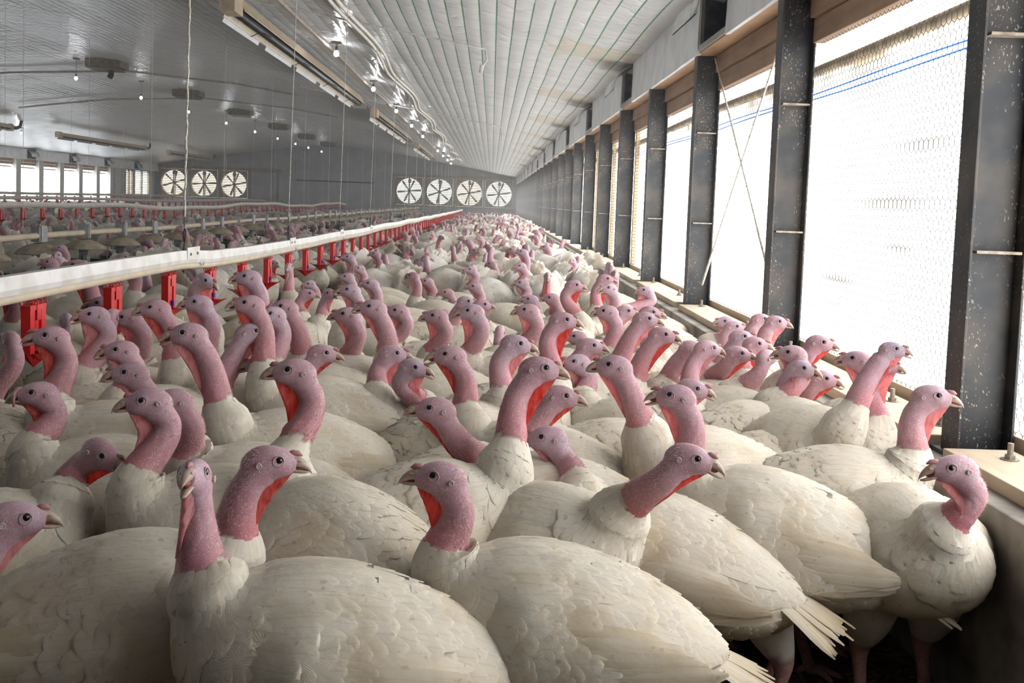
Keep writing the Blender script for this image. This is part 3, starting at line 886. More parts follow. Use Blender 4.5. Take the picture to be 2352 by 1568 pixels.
# ------------------------------------------------------------------ suspension ropes
def rope(x, y, zb, r0, mat='rope', hook=True, lab='', grp=None, dx=0.0, twist=False):
    zt = ceil_z(x + dx) - 0.01; r = r0 * 0.62
    e = empty('suspension_rope', (x, y, zb))
    n = 90 if twist else 14
    L = zt - zb
    pts = []
    for i in range(n + 1):
        t = i / n
        w = 0.0018 * math.sin(t * 95) + 0.0012 * math.sin(t * 260) if twist else 0.0
        pts.append((dx * t + w, 0.0015 * math.cos(t * 150) if twist else 0.0, 0.16 + (L - 0.16) * t if hook else L * t))
    mb = MB().tube(pts, r, 6)
    if twist:
        rr = random.Random(4)
        for _ in range(420):
            p = np.array(pts[rr.randrange(5, n)]); a = rr.uniform(0, 6.28); q = np.array([math.cos(a), math.sin(a), rr.uniform(-.8, .8)]) * rr.uniform(.006, .013)
            mb.add([p + (0, 0, .0007), p - (0, 0, .0007), p + q], [(0, 1, 2), (2, 1, 0)])
    mb.build('strand', mat, e, smooth=True)
    if hook:
        mb = MB()
        mb.tube([(0, 0, 0.17), (0, 0, 0.11)], 0.003, 6)
        mb.tube([(0, 0, 0.105), (0.007, 0, 0.095), (0.006, 0, 0.06), (0.002, 0, 0.03), (-0.002, 0.0, 0.0), (0.004, 0, -0.035)], 0.0042, 8)
        mb.tube([(0.0, 0.0, 0.10), (-0.006, 0, 0.07), (0.002, 0, 0.04)], 0.003, 6)
        mb.build('hook', 'socket', e)
    tag(e, lab, 'rope', grp)
    return e
rope(-1.45, 4.83, z1(4.83) + 0.07, 0.0085, 'rope', True, 'thick frayed twine rope holding up the nearest drinker line at its first joint', 'ropes of the nearest drinker line', 0.02, True)
nm = {7.3: 'second', 9.75: 'third', 12.2: 'fourth', 14.6: 'fifth', 17.0: 'sixth'}
for y in (7.3, 9.75, 12.2, 14.6, 17.0):
    rope(-1.45, y, z1(y) + 0.07, 0.0045, 'rope', True, f'thin rope holding up the nearest drinker line, {nm[y]} from the viewer', 'ropes of the nearest drinker line', 0.03)
for k in range(12):
    y = 19.4 + 2.4 * k
    rope(-1.45, y, z1(y) + 0.07, 0.004, 'rope', False, 'thin far rope holding up the receding part of the nearest drinker line', 'far ropes of the nearest drinker line')
for k in range(10):
    y = 8.1 + 3.0 * k
    rope(FX, y, z5(y) + 0.03, 0.0035, 'rope', False, 'thin rope from the ceiling to the grey feed pipe of domed feeders', 'ropes of the feed line')
for k in range(11):
    y = 15.6 + 3.2 * k
    rope(-7.4, y, z2(y) + 0.07, 0.004, 'rope', False, 'thin rope from the ceiling to the second drinker line behind the feeders', 'ropes of the second drinker line')
for k in range(7):
    y = 24.0 + 4.0 * k
    rope(-11.5, y, z3(y) + 0.07, 0.005, 'rope', False, 'thin rope from the ceiling to the hazy third drinker line', 'ropes of the third drinker line')

# ------------------------------------------------------------------ lamps
def hanging_bulb(x, y, z):
    zc = ceil_z(x) - 0.015
    e = empty('hanging_bulb', (x, y, z))
    mb = MB(); mb.lathe([(0.001, -0.034), (0.018, -0.030), (0.030, -0.014), (0.033, 0.002), (0.028, 0.020), (0.016, 0.038), (0.014, 0.044)], n=16)
    mb.build('bulb', 'bulb', e, smooth=True)
    MB().lathe([(0.015, 0.040), (0.019, 0.046), (0.018, 0.085), (0.008, 0.095), (0.001, 0.096)], n=12).build('socket', 'socket', e, smooth=True)
    MB().tube([(0, 0, 0.09), (0.004, 0, (zc - z) * 0.6), (0, 0, zc - z)], 0.004, 6).build('cord', 'socket', e)
    mb = MB(); mb.box((-0.06, -0.03, zc - z - 0.04), (0.06, 0.03, zc - z - 0.005)); mb.build('hanger_plate', 'ventwood', e)
    return e
def at_row(k0, xs, zf):
    pass
for k, y in enumerate([12.9 + 4.0 * k for k in range(10)]):
    if k == 5: continue
    e = hanging_bulb(-2.01, y, HC + 1.785)
    j = k if k < 5 else k - 1
    tag(e, f'lit bulb hanging beside the heaters, {ORD[j]} from the viewer in the right row', 'light bulb', 'right row of bulbs')
LB = [('leftmost', -8.9, 21.9), ('second from left', -8.9, 25.9), ('third from left', -8.9, 29.9), ('fourth from left', -8.9, 34.1), ('fifth from left', -8.9, 38.2),
      ('sixth from left', -8.9, 42.2), ('seventh from left', -8.9, 46.0), ('eighth from left', -8.9, 49.2), ('rightmost', -8.9, 53.0)]
for pos, x, y in LB:
    tag(hanging_bulb(x, y, HC + 2.30), f'lit bulb in the row under the ridge vents, {pos}', 'light bulb', 'left row of bulbs')
tag(hanging_bulb(-15.6, 34.0, HC + 1.72), 'lone lit bulb at far left, beside the left-edge tube heater', 'light bulb')

# ------------------------------------------------------------------ radiant tube heaters
def tube_heater(x, y0, y1, zc, lab, elbow=False):
    e = empty('tube_heater', (x, y0, zc)); e.scale = (0.58, 1, 0.82)
    L = y1 - y0
    mb = MB(); t = 0.004
    prof = [(-0.20, -0.13), (-0.125, 0.0), (-0.085, 0.085), (0.085, 0.085), (0.125, 0.0), (0.16, -0.055)]
    V = []
    for y in (0.05, L - 0.05):
        V += [(a, y, b) for a, b in prof] + [(a * 0.975, y, b - 0.008) for a, b in prof]
    n = len(prof); F = []
    for q in range(n - 1):
        F.append((q, q+1, 2*n+q+1, 2*n+q)); F.append((n+q+1, n+q, 3*n+q, 3*n+q+1))
    F += [(0, 2*n, 3*n, n), (n-1, 2*n-1, 4*n-1, 3*n-1)]
    F += [(q, n+q, n+q+1, q+1) for q in range(n-1)] + [(2*n+q, 2*n+q+1, 3*n+q+1, 3*n+q) for q in range(n-1)]
    mb.add(V, F); mb.build('hood', 'heater', e)
    mb = MB()
    for q in range(5):
        mb.prism([(-0.235, -0.185), (-0.190, -0.110), (-0.180, -0.112), (-0.225, -0.188)], 'y', 0.08 + (L - .1) * q / 5, (L - .1) * (q + .86) / 5)
    mb.build('reflector_lip', 'refl', e)
    mb = MB(); mb.tube([(0.0, 0.1, -0.055), (0.0, L - 0.1, -0.055)], 0.062, 14); mb.build('burner_tube', 'heatdark', e, smooth=True)
    mb = MB(); mb.prism([(-0.13, -0.13), (-0.13, 0.07), (-0.08, 0.115), (0.08, 0.115), (0.13, 0.07), (0.13, -0.13)], 'y', -0.26, 0.06); mb.build('burner_box', 'heater', e, bevel=0.008)
    mb = MB(); mb.prism([(-0.205, -0.17), (-0.12, 0.02), (-0.08, 0.115), (0.10, 0.115), (0.20, 0.06), (0.205, -0.17)], 'y', L - 0.07, L - 0.05); mb.build('end_plate', 'louver', e)
    for i in range(4):
        y = L * (i + 0.5) / 4
        mb = MB(); mb.tube([(-0.19, y, -0.15), (-0.05, y, -0.10), (0.05, y, -0.10), (0.19, y, -0.15)], 0.006, 6); mb.build('tube_bracket', 'heatdark', e)
        zt = (ceil_z(x) - zc - 0.02) / 0.82
        MB().tube([(0, y, 0.08), (0.0, y, zt)], 0.0045, 6).build('hanging_chain', 'gaspipe', e)
    if elbow:
        MB().tube([(0, L - 0.1, -0.02), (0, L + 0.35, -0.02), (0, L + 0.6, 0.05), (0, L + 0.7, 0.25), (0, L + 0.7, (ceil_z(x) - zc) / 0.82)], 0.07, 12).build('exhaust_elbow', 'heatdark', e, smooth=True)
    tag(e, lab, 'heater', 'radiant tube heaters')
    return e
tube_heater(-2.53, 9.9, 19.2, HC + 1.80, 'long tan tube heater under the ceiling, nearest and largest, top center left')
tube_heater(-2.53, 21.7, 30.9, HC + 1.80, 'tan tube heater second in the right row, beyond the largest heater')
tube_heater(-2.53, 33.9, 43.0, HC + 1.80, 'tan tube heater farthest in the right row, near the four right-hand fans')
tube_heater(-15.0, 22.9, 32.0, HC + 1.80, 'tan tube heater with black exhaust elbow cut by the left edge', True)
tube_heater(-15.0, 35.6, 44.2, HC + 1.80, 'tan tube heater above the left windows, in the middle of the left row', True)
tube_heater(-15.0, 47.5, 54.5, HC + 1.80, 'tan tube heater farthest in the left row, above the left-hand fans', True)

# ------------------------------------------------------------------ ridge vents, pipes, small ceiling things
for k, y in enumerate((22.3, 28.2, 34.0, 40.0, 46.0, 52.0)):
    z = ceil_z(-8.4)
    e = empty('ridge_vent', (-8.4, y, z)); e.scale = (0.58, 0.7, 0.62)
    mb = MB()
    mb.box((-0.62, -0.40, -0.30), (-0.57, 0.40, 0.02)); mb.box((0.57, -0.40, -0.30), (0.62, 0.40, 0.02)); mb.box((-0.62, -0.42, -0.30), (0.62, -0.37, 0.02)); mb.box((-0.62, 0.37, -0.30), (0.62, 0.42, 0.02))
    mb.build('frame', 'ventwood', e)
    mb = MB(); mb.box((-0.57, -0.37, -0.10), (0.57, 0.37, -0.07)); mb.build('opening', 'dark', e)
    mb = MB(); mb.add([(-0.60, -0.4, -0.31), (0.60, -0.4, -0.31), (0.50, 0.45, -0.36), (-0.55, 0.45, -0.36), (-0.60, -0.4, -0.33), (0.60, -0.4, -0.33), (0.50, 0.45, -0.38), (-0.55, 0.45, -0.38)],
                      [(3,2,1,0), (4,5,6,7), (0,1,5,4), (1,2,6,5), (2,3,7,6), (3,0,4,7)]); mb.build('damper', 'ventwood', e)
    if k == 0:
        MB().tube([(0.15, 0, -0.38), (0.15, 0, -0.52), (0.12, -0.05, -0.62)], 0.10, 10).build('motor', 'dark', e)
    tag(e, f'dark wooden ridge vent in the ceiling, {["nearest, with a motor under it","second","third","fourth","fifth","farthest"][k]}' + ('' if k in (0, 5) else ' from the viewer') + ', along the ridge', 'vent', 'ridge vents')
tag(MB().tube([(-2.15 + 0.01 * math.sin(y), y, ceil_z(-2.15) - 0.07) for y in np.arange(5.5, 50, 1.2)], 0.022, 10).build('gas_pipe', 'gaspipe', smooth=True), 'straight dusty brown gas pipe along the ceiling beside the nearest heater', 'pipe')
for i, (dx, dz) in enumerate(((0, 0), (0.07, 0.012))):
    pts = [(-1.50 + dx + 0.05 * math.sin(y * 1.15), y, ceil_z(-1.50 + dx) - 0.085 - 0.012 * math.sin(y * 1.1) + dz) for y in np.arange(5.0, 48, 0.35)]
    tag(MB().tube(pts, 0.021, 8).build('conduit', 'pvc', smooth=True), f'wavy white plastic conduit along the ceiling, {"left" if i == 0 else "right"} one of the pair', 'pipe', 'wavy white conduits')
pts = [(x, 10.7, ceil_z(x) - 0.05) for x in np.linspace(-4.0, -0.12, 14)]
e = empty('cross_pipe', (0, 0, 0))
MB().tube(pts, 0.010, 8).build('pipe', 'pvc', e, smooth=True)
zc = ceil_z(-0.12)
mb = MB(); mb.tube([(-0.12, 10.7, zc - 0.05), (-0.10, 10.7, zc - 0.16), (-0.15, 10.7, zc - 0.24)], 0.012, 8); mb.tube([(-0.15, 10.7, zc - 0.22), (-0.16, 10.7, zc - 0.30)], 0.022, 8); mb.build('nozzle', 'pvc', e)
tag(e, 'thin white pipe crossing the ceiling ribs with a nozzle hanging at its end', 'pipe')
e = empty('cross_pipe', (0, 0, 0))
pts = [(x, 21.0, ceil_z(x) - 0.05) for x in np.linspace(-4.0, 0.15, 14)]
MB().tube(pts, 0.011, 8).build('pipe', 'pvc', e, smooth=True)
MB().tube([(0.15, 21.0, ceil_z(0.15) - 0.05), (0.17, 21.0, ceil_z(0.15) - 0.3)], 0.014, 8).build('nozzle', 'pvc', e)
tag(e, 'second, farther white pipe crossing the right ceiling, with a hanging nozzle', 'pipe')
for i, (y, s) in enumerate(((23.5, 'nearer'), (29.5, 'farther'))):
    pts = [(x, y + 0.25 * math.sin(x * 0.6), ceil_z(x) - 0.07) for x in np.linspace(-13.5, -4.5, 30)]
    tag(MB().tube(pts, 0.022, 8).build('cable', 'gaspipe', smooth=True), f'grey cable drooping across the left ceiling, {s} of two', 'cable', 'cables across the left ceiling')

# ------------------------------------------------------------------ litter crumbs and the loose feather at lower right
mb = MB(); r = random.Random(3)
for i in range(5200):
    x, y = r.uniform(-0.9, 1.2), r.uniform(1.9, 3.9) if i % 3 else r.uniform(1.9, 7)
    s = r.uniform(0.003, 0.010); L = s * r.uniform(1.2, 3.4); a = r.uniform(0, 6.28); t = r.uniform(-0.4, 0.4)
    c, sn = math.cos(a), math.sin(a)
    P = [(-L, -s*0.5, 0), (L, -s*0.6, 0), (L*0.8, s*0.5, 0.3*s), (-L*0.9, s*0.6, 0.2*s), (0, 0, s*0.7)]
    mb.add([(x + c*p - sn*q, y + sn*p + c*q, 0.002 + abs(w) + max(0, p*t*0.4)) for p, q, w in P], [(0,1,4), (1,2,4), (2,3,4), (3,0,4)])
M['chips'] = plain('wood_chip_crumbs', (0.36, 0.28, 0.19), 0.95, 0, 0.15, 3.0, 0, (0.06, 0.042, 0.028))
tag(mb.build('wood_chips', 'chips'), 'wood chips and dry crumbs strewn over the bare litter', 'litter', None, 'stuff')
M['featherloose'] = plain('loose_white_feather', (0.78, 0.77, 0.74), 0.7, 0, 0.03, 20)
mb = MB()
base = np.array([0.76, 2.55, 0.012])
r = random.Random(8)
e = empty('feather', tuple(base), 0.5)
MB().tube([(-0.06, 0, 0.0), (-0.01, 0.002, 0.004), (0.05, 0.008, 0.003)], [0.0016, 0.0013, 0.0006], 6).build('quill', 'sillwood', e)
for i in range(70):
    t = r.uniform(-0.045, 0.05); sg = r.choice((-1, 1)); L = r.uniform(0.020, 0.040); w = 0.0013
    a = r.uniform(0.5, 1.0)
    x1, y1 = t + L * math.cos(a), sg * L * math.sin(a)
    mb.add([(t - w, 0.003, 0.002), (t + w, 0.003, 0.002), (x1, y1, r.uniform(0.002, 0.014))], [(0, 1, 2)])
    mb.add([(t - w, 0.003, 0.003), (x1, y1, r.uniform(0.003, 0.012)), (t + w, 0.003, 0.003)], [(0, 1, 2)])
mb.build('vane', 'featherloose', e)
tag(e, 'loose white feather lying on the litter at lower right', 'feather')
# ------------------------------------------------------------------ turkey materials
def mat_feather():
    m, nt, N, L = new_mat('cream_white_plumage')
    a = nd(nt, 'ShaderNodeVertexColor', layer_name='col')
    v = coords(nt)
    n1 = noise(nt, v, 7.0, 2, 0.6)
    n2 = noise(nt, v, 55.0, 1, 0.6)
    c = mixc(nt, ramp(nt, n1, [(0.47, (0, 0, 0)), (0.76, (0.62, 0.62, 0.62))]), a.outputs['Color'], (0.62, 0.50, 0.32))
    c = mixc(nt, ramp(nt, n2, [(0.68, (0, 0, 0)), (0.76, (0.45, 0.45, 0.45))]), c, (0.45, 0.36, 0.25))
    fl = nd(nt, 'ShaderNodeVertexColor', layer_name='fl')
    sp = nd(nt, 'ShaderNodeSeparateColor'); L.new(fl.outputs['Color'], sp.inputs[0])
    def mm(op, x, y, z=None):
        n = nd(nt, 'ShaderNodeMath', operation=op)
        for i_, q in enumerate((x, y, z)):
            if q is None: continue
            if hasattr(q, 'is_output'): L.new(q, n.inputs[i_])
            else: n.inputs[i_].default_value = q
        return n.outputs[0]
    across = mm('ABSOLUTE', mm('SUBTRACT', sp.outputs[1], 0.5), 0)
    ph = mm('MULTIPLY_ADD', across, -95.0, mm('MULTIPLY', sp.outputs[0], 125.0))
    barb = mm('MULTIPLY', mm('SINE', mm('MULTIPLY_ADD', n2, 12.0, ph), 0), sp.outputs[2])
    shaft = mm('MULTIPLY', mm('LESS_THAN', across, 0.028), sp.outputs[2])
    c = mixc(nt, mm('MULTIPLY', shaft, 0.30), c, (0.66, 0.55, 0.38))
    nr = bump(nt, mm('MULTIPLY_ADD', barb, 0.05, mm('MULTIPLY', n2, 0.9)), 0.5, 0.0035)
    d = nd(nt, 'ShaderNodeBsdfDiffuse'); L.new(c, d.inputs['Color']); L.new(nr, d.inputs['Normal'])
    t = nd(nt, 'ShaderNodeBsdfTranslucent'); L.new(c, t.inputs['Color'])
    mx = nd(nt, 'ShaderNodeMixShader'); mx.inputs[0].default_value = 0.36
    L.new(d.outputs[0], mx.inputs[1]); L.new(t.outputs[0], mx.inputs[2])
    finish(nt, mx.outputs[0])
    return m
def mat_skin():
    m, nt, N, L = new_mat('bare_turkey_skin')
    a = nd(nt, 'ShaderNodeVertexColor', layer_name='col')
    v = coords(nt)
    vo = nd(nt, 'ShaderNodeTexVoronoi'); vo.inputs['Scale'].default_value = 620
    L.new(v, vo.inputs['Vector'])
    n1 = noise(nt, v, 45, 4, 0.6)
    n2 = noise(nt, v, 260, 2)
    c = mixc(nt, ramp(nt, n1, [(0.36, (0.45, 0.45, 0.45)), (0.60, (0, 0, 0))]), a.outputs['Color'], (0.42, 0.17, 0.20))
    c = mixc(nt, ramp(nt, n2, [(0.56, (0, 0, 0)), (0.66, (0.35, 0.35, 0.35))]), c, (0.78, 0.66, 0.62))
    s = nd(nt, 'ShaderNodeMath', operation='ADD'); L.new(vo.outputs['Distance'], s.inputs[0]); L.new(n1, s.inputs[1])
    p = principled(nt, c, 0.52, 0, bump(nt, s.outputs[0], 0.30, 0.0020), 0.35)
    finish(nt, p.outputs[0])
    return m
def mat_wattle(name, base):
    m, nt, N, L = new_mat(name)
    v = coords(nt)
    n1 = noise(nt, coords(nt, (1, 1, 0.30)), 110, 3, 0.65)
    c = ramp(nt, n1, [(0.35, base[0]), (0.62, base[1])])
    tc = ramp(nt, n1, [(0.35, base[2]), (0.62, base[3])])
    d = nd(nt, 'ShaderNodeBsdfDiffuse'); L.new(c, d.inputs['Color']); L.new(bump(nt, n1, 0.4, 0.003), d.inputs['Normal'])
    t = nd(nt, 'ShaderNodeBsdfTranslucent'); L.new(tc, t.inputs['Color'])
    mx = nd(nt, 'ShaderNodeMixShader'); mx.inputs[0].default_value = 0.62
    L.new(d.outputs[0], mx.inputs[1]); L.new(t.outputs[0], mx.inputs[2])
    finish(nt, mx.outputs[0])
    return m
M['plume'] = mat_feather(); M['skin'] = mat_skin(); M['wattle'] = mat_wattle('thin_red_throat_skin', ((.50, .14, .13), (.66, .27, .25), (.80, .10, .06), (.95, .24, .15)))
M['wattle_frontlit'] = mat_wattle('frontlit_pink_throat_skin', ((.60, .32, .35), (.78, .52, .54), (.82, .30, .29), (.96, .50, .48)))  # paler copy of the red throat skin, front lighting put into its colour
M['beak'] = plain('horn_beak', (0.47, 0.355, 0.285), 0.45, 0, 0.08, 60, 0, (0.33, 0.225, 0.185))
M['mouth'] = plain('dark_red_mouth', (0.20, 0.03, 0.03), 0.5, 0, 0.1, 60)
M['eye'] = plain('dark_glossy_eye', (0.010, 0.008, 0.008), 0.06, 0, 0.05, 60)
M['lid'] = plain('pale_eyelid_ring', (0.40, 0.28, 0.31), 0.6, 0, 0.08, 60)
M['lobe'] = plain('pale_ear_lobe', (0.58, 0.46, 0.46), 0.6, 0, 0.06, 80)
M['snood'] = plain('fleshy_snood', (0.44, 0.20, 0.20), 0.5, 0, 0.1, 60)

# ------------------------------------------------------------------ turkey geometry
# torso profile in the sagittal plane: dorsal x,z  ventral x,z  half width
TORSO = np.array([
 (-.345, .405, -.340, .385, .016),
 (-.315, .440, -.320, .352, .056),
 (-.260, .488, -.280, .322, .105),
 (-.180, .536, -.215, .300, .143),
 (-.085, .573, -.125, .287, .166),
 ( .000, .592, -.020, .285, .175),
 ( .064, .594,  .085, .303, .172),
 ( .098, .588,  .170, .340, .157),
 ( .118, .580,  .224, .400, .132),
 ( .129, .578,  .246, .455, .102),
 ( .134, .584,  .250, .512, .075)])
NECKR = [(0, .070), (.10, .054), (.22, .0425), (.38, .0355), (.55, .0322), (.78, .0288), (1, .0268)]
HEAD = np.array([    # head frame: dorsal x,z  ventral x,z  half width
 (-.057, -.015, -.004, -.050, .0265),
 (-.056,  .004,  .006, -.0430,.0270),
 (-.042,  .0225,.012, -.0350,.0275),
 (-.022,  .0325,.021, -.0310,.0275),
 ( .000,  .0345,.029, -.0280,.0268),
 ( .018,  .0315,.036, -.0258,.0232),
 ( .032,  .0258,.042, -.0230,.0188),
 ( .043,  .0195,.047, -.0195,.0152),
 ( .050,  .0155,.050, -.0158,.0128)])
def cr_rows(P, n):
    """Catmull-Rom resampling of the rows of P, n samples"""
    P = np.asarray(P, float); m = len(P)
    t = np.linspace(0, m - 1 - 1e-9, n); i = t.astype(int); u = (t - i)[:, None]
    g = lambda k: P[np.clip(k, 0, m - 1)]
    a, b, c, d = g(i - 1), g(i), g(i + 1), g(i + 2)
    return 0.5 * ((2*b) + (-a + c)*u + (2*a - 5*b + 4*c - d)*u**2 + (-a + 3*b - 3*c + d)*u**3)
def rotz(a):
    c, s = math.cos(a), math.sin(a); return np.array([[c, -s, 0], [s, c, 0], [0, 0, 1.0]])
def roty(a):   # positive raises the +x end
    c, s = math.cos(a), math.sin(a); return np.array([[c, 0, -s], [0, 1.0, 0], [s, 0, c]])
class Loft:
    """rings with centre C, dorsal half vector U, side half vector S, lower-body swell w"""
    def __init__(s, C, U, S, W):
        s.C, s.U, s.S, s.W = C, U, S, W; s.n = len(C)
    def ev(s, a, th):
        a = np.clip(a, 0, s.n - 1.0001); i = a.astype(int); u = (a - i)[..., None]
        C = s.C[i] * (1-u) + s.C[i+1] * u; U = s.U[i] * (1-u) + s.U[i+1] * u; S = s.S[i] * (1-u) + s.S[i+1] * u
        w = s.W[i] * (1-u[..., 0]) + s.W[i+1] * u[..., 0]
        c, sn = np.cos(th)[..., None], np.sin(th)[..., None]
        return C + U * c + S * sn * (1 - (w[..., None]) * c)
    def frame(s, a, th):
        e = 1e-3
        p = s.ev(a, th)
        da = (s.ev(a + 0.05, th) - s.ev(np.maximum(a - 0.05, 0), th)) / 0.1
        dt = (s.ev(a, th + 0.02) - s.ev(a, th - 0.02)) / 0.04
        n = np.cross(dt, da)
        n /= np.linalg.norm(n, axis=-1, keepdims=True) + 1e-9
        out = p - s.C[np.clip(a, 0, s.n-1).astype(int)]
        sg = np.sign((n * out).sum(-1, keepdims=True)); sg[sg == 0] = 1
        return p, da, dt, n * sg
FLAST = [None]
def feathers(loft, a0, a1, spacing, length, width, lift, rs, th0=0.0, th1=2*math.pi, rows=None, jit=0.25, maxr=16.0):
    """shingle of overlapping contour feathers over a loft; returns verts, faces, row colours"""
    A, T = [], []
    # arc length between rings, along the flank
    flank = loft.ev(np.arange(loft.n, dtype=float), np.full(loft.n, math.pi / 2))
    seg = np.linalg.norm(np.diff(loft.C, axis=0), axis=1) * 0.6 + np.linalg.norm(np.diff(flank, axis=0), axis=1) * 0.4
    cum = np.concatenate([[0], np.cumsum(seg)])
    s0, s1 = np.interp(a0, np.arange(loft.n), cum), np.interp(a1, np.arange(loft.n), cum)
    nrow = max(2, int((s1 - s0) / spacing))
    for k in range(nrow + 1):
        a = np.interp(s0 + (s1 - s0) * k / nrow, cum, np.arange(loft.n))
        i = int(min(a, loft.n - 1))
        per = math.pi * (np.linalg.norm(loft.U[i]) + np.linalg.norm(loft.S[i])) * (th1 - th0) / (2 * math.pi)
        m = max(3, int(per / (spacing * 1.0)))
        th = th0 + (th1 - th0) * (np.arange(m) + 0.5 * (k % 2)) / m
        A.append(np.full(m, a)); T.append(th)
    A = np.concatenate(A); T = np.concatenate(T); n = len(A)
    A = A + rs.uniform(-jit, jit, n) * 0.5; T = T + rs.uniform(-jit, jit, n) * 0.12
    A = np.clip(A, 0.6, loft.n - 1.01)
    p, da, dt, nr = loft.frame(A, T)
    la = np.linalg.norm(da, axis=1); lt = np.linalg.norm(dt, axis=1)
    L = length * rs.uniform(0.8, 1.25, n); Wd = width * rs.uniform(0.85, 1.2, n)
    tw = rs.normal(0, 0.09, n); LV = rs.uniform(.85, 1.2, n)
    prof = [(0.0, 0.60), (0.36, 1.0), (0.70, 1.0), (0.88, 0.80), (0.97, 0.48), (1.0, 0.18)]
    NR_ = len(prof)
    V = np.zeros((n, NR_, 3, 3)); setb = rs.uniform(.03, .11, n)
    for r, (l, w) in enumerate(prof):
        for c_, cc in enumerate((-1, 0, 1)):
            ll = L * (l - setb * l * l * abs(cc) * w)
            ww = Wd * 0.5 * w * cc + tw * ll
            aa = A - np.clip(ll / np.maximum(la, 1e-3), 0, maxr); tt = T + np.clip(ww / np.maximum(lt, 1e-3), -0.6, 0.6)
            q = loft.ev(np.clip(aa, 0.02, None), tt)
            V[:, r, c_] = q + nr * (0.0008 + lift * l * LV + (0.0020 if cc == 0 else 0.0))[:, None]
    V = V.reshape(-1, 3)
    base = np.array([[r*3+c, r*3+c+1, r*3+c+4, r*3+c+3] for r in range(NR_ - 1) for c in range(2)])
    F = (base[None] + (np.arange(n) * 3 * NR_)[:, None, None]).reshape(-1, 4)
    tone = np.repeat(rs.normal(0, 1, n), 3 * NR_); aa = np.repeat(A, 3 * NR_); tt = np.repeat(T, 3 * NR_)
    FL = np.zeros((n, NR_, 3, 3))
    for r, (l, w) in enumerate(prof):
        for c_ in range(3): FL[:, r, c_, 0] = l; FL[:, r, c_, 1] = c_ * .5; FL[:, r, c_, 2] = rs.uniform(.05, 1) if False else 1.0
    FLAST[0] = FL.reshape(-1, 3)
    return V, F, tone, aa, tt
def quill(base, d, nrm, length, width, rs, curve=0.02, n=6, tip=(.62, .12)):
    """one long flight or tail feather: a thin two-sided vane with a raised shaft"""
    d = d / np.linalg.norm(d); nrm = nrm - d * (nrm @ d); nrm /= np.linalg.norm(nrm); sd = np.cross(d, nrm)
    QL = []; V = []; prof = np.interp(np.linspace(0, 1, n), [0, .25, .75, .93, 1], [.35, .85, 1, tip[0], tip[1]])
    for k in range(n):
        t = k / (n - 1); c = base + d * length * t - nrm * curve * t * t
        w = width * 0.5 * prof[k]
        j = rs.uniform(-.0025, .001) if k > 2 else 0
        for q, up in ((-1, 0), (-.5, .0012), (0, .003), (.6, .0012), (1, 0)):
            QL.append((t * 2.4, .5 + .5 * q, 1.0)); V.append(c + sd * w * q + nrm * up + d * (j * abs(q)))
    F = []
    for k in range(n - 1):
        for q in range(4):
            a = k*5 + q; F.append((a, a+1, a+6, a+5))
    FLAST[0] = np.array(QL)
    return np.array(V), np.array(F)
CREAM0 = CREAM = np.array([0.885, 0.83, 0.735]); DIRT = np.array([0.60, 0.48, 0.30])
def mesh_obj(name, parts, mats, parent=None, smooth=True):
    """parts: list of (V, F list, colour array or tuple, material index)"""
    me = bpy.data.meshes.new(name); V = []; F = []; MI = []; CO = []; n = 0
    FLs = []
    for p_ in parts:
        v, f, c, mi = p_[:4]
        v = np.asarray(v, float); V.append(v); FLs.append(p_[4] if len(p_) > 4 else np.zeros((len(v), 3)))
        ff = [tuple(int(q) + n for q in row) for row in f]; F += ff; MI += [mi] * len(ff)
        c = np.asarray(c, float); CO.append(np.broadcast_to(c, (len(v), 3)) if c.ndim == 1 else c); n += len(v)
    V = np.concatenate(V); CO = np.concatenate(CO)
    me.from_pydata(V.tolist(), [], F)
    for m in mats: me.materials.append(M[m])
    me.polygons.foreach_set('material_index', MI)
    me.polygons.foreach_set('use_smooth', [smooth] * len(F))
    at = me.color_attributes.new('col', 'FLOAT_COLOR', 'POINT')
    at.data.foreach_set('color', np.concatenate([np.clip(CO, 0, 1), np.ones((len(CO), 1))], 1).astype(np.float32).ravel())
    FLs = np.concatenate(FLs)
    if FLs.any():
        at = me.color_attributes.new('fl', 'FLOAT_COLOR', 'POINT')
        at.data.foreach_set('color', np.concatenate([FLs, np.ones((len(FLs), 1))], 1).astype(np.float32).ravel())
    me.update()
    o = bpy.data.objects.new(name, me); COL.objects.link(o)
    if parent is not None: o.parent = parent
    return o
def tube_np(pts, r, n=8):
    mb = MB().tube(pts, r, n); return np.array(mb.v), mb.f
def ellipsoid(c, r, R=np.eye(3), nu=8, nv=12):
    V, F = [], []
    for i in range(nu + 1):
        ph = math.pi * i / nu
        for k in range(nv):
            th = 2 * math.pi * k / nv
            V.append(R @ np.array([r[0]*math.cos(ph), r[1]*math.sin(ph)*math.cos(th), r[2]*math.sin(ph)*math.sin(th)]) + c)
    for i in range(nu):
        for k in range(nv):
            k2 = (k+1) % nv; F.append((i*nv+k, i*nv+k2, (i+1)*nv+k2, (i+1)*nv+k))
    return np.array(V), F

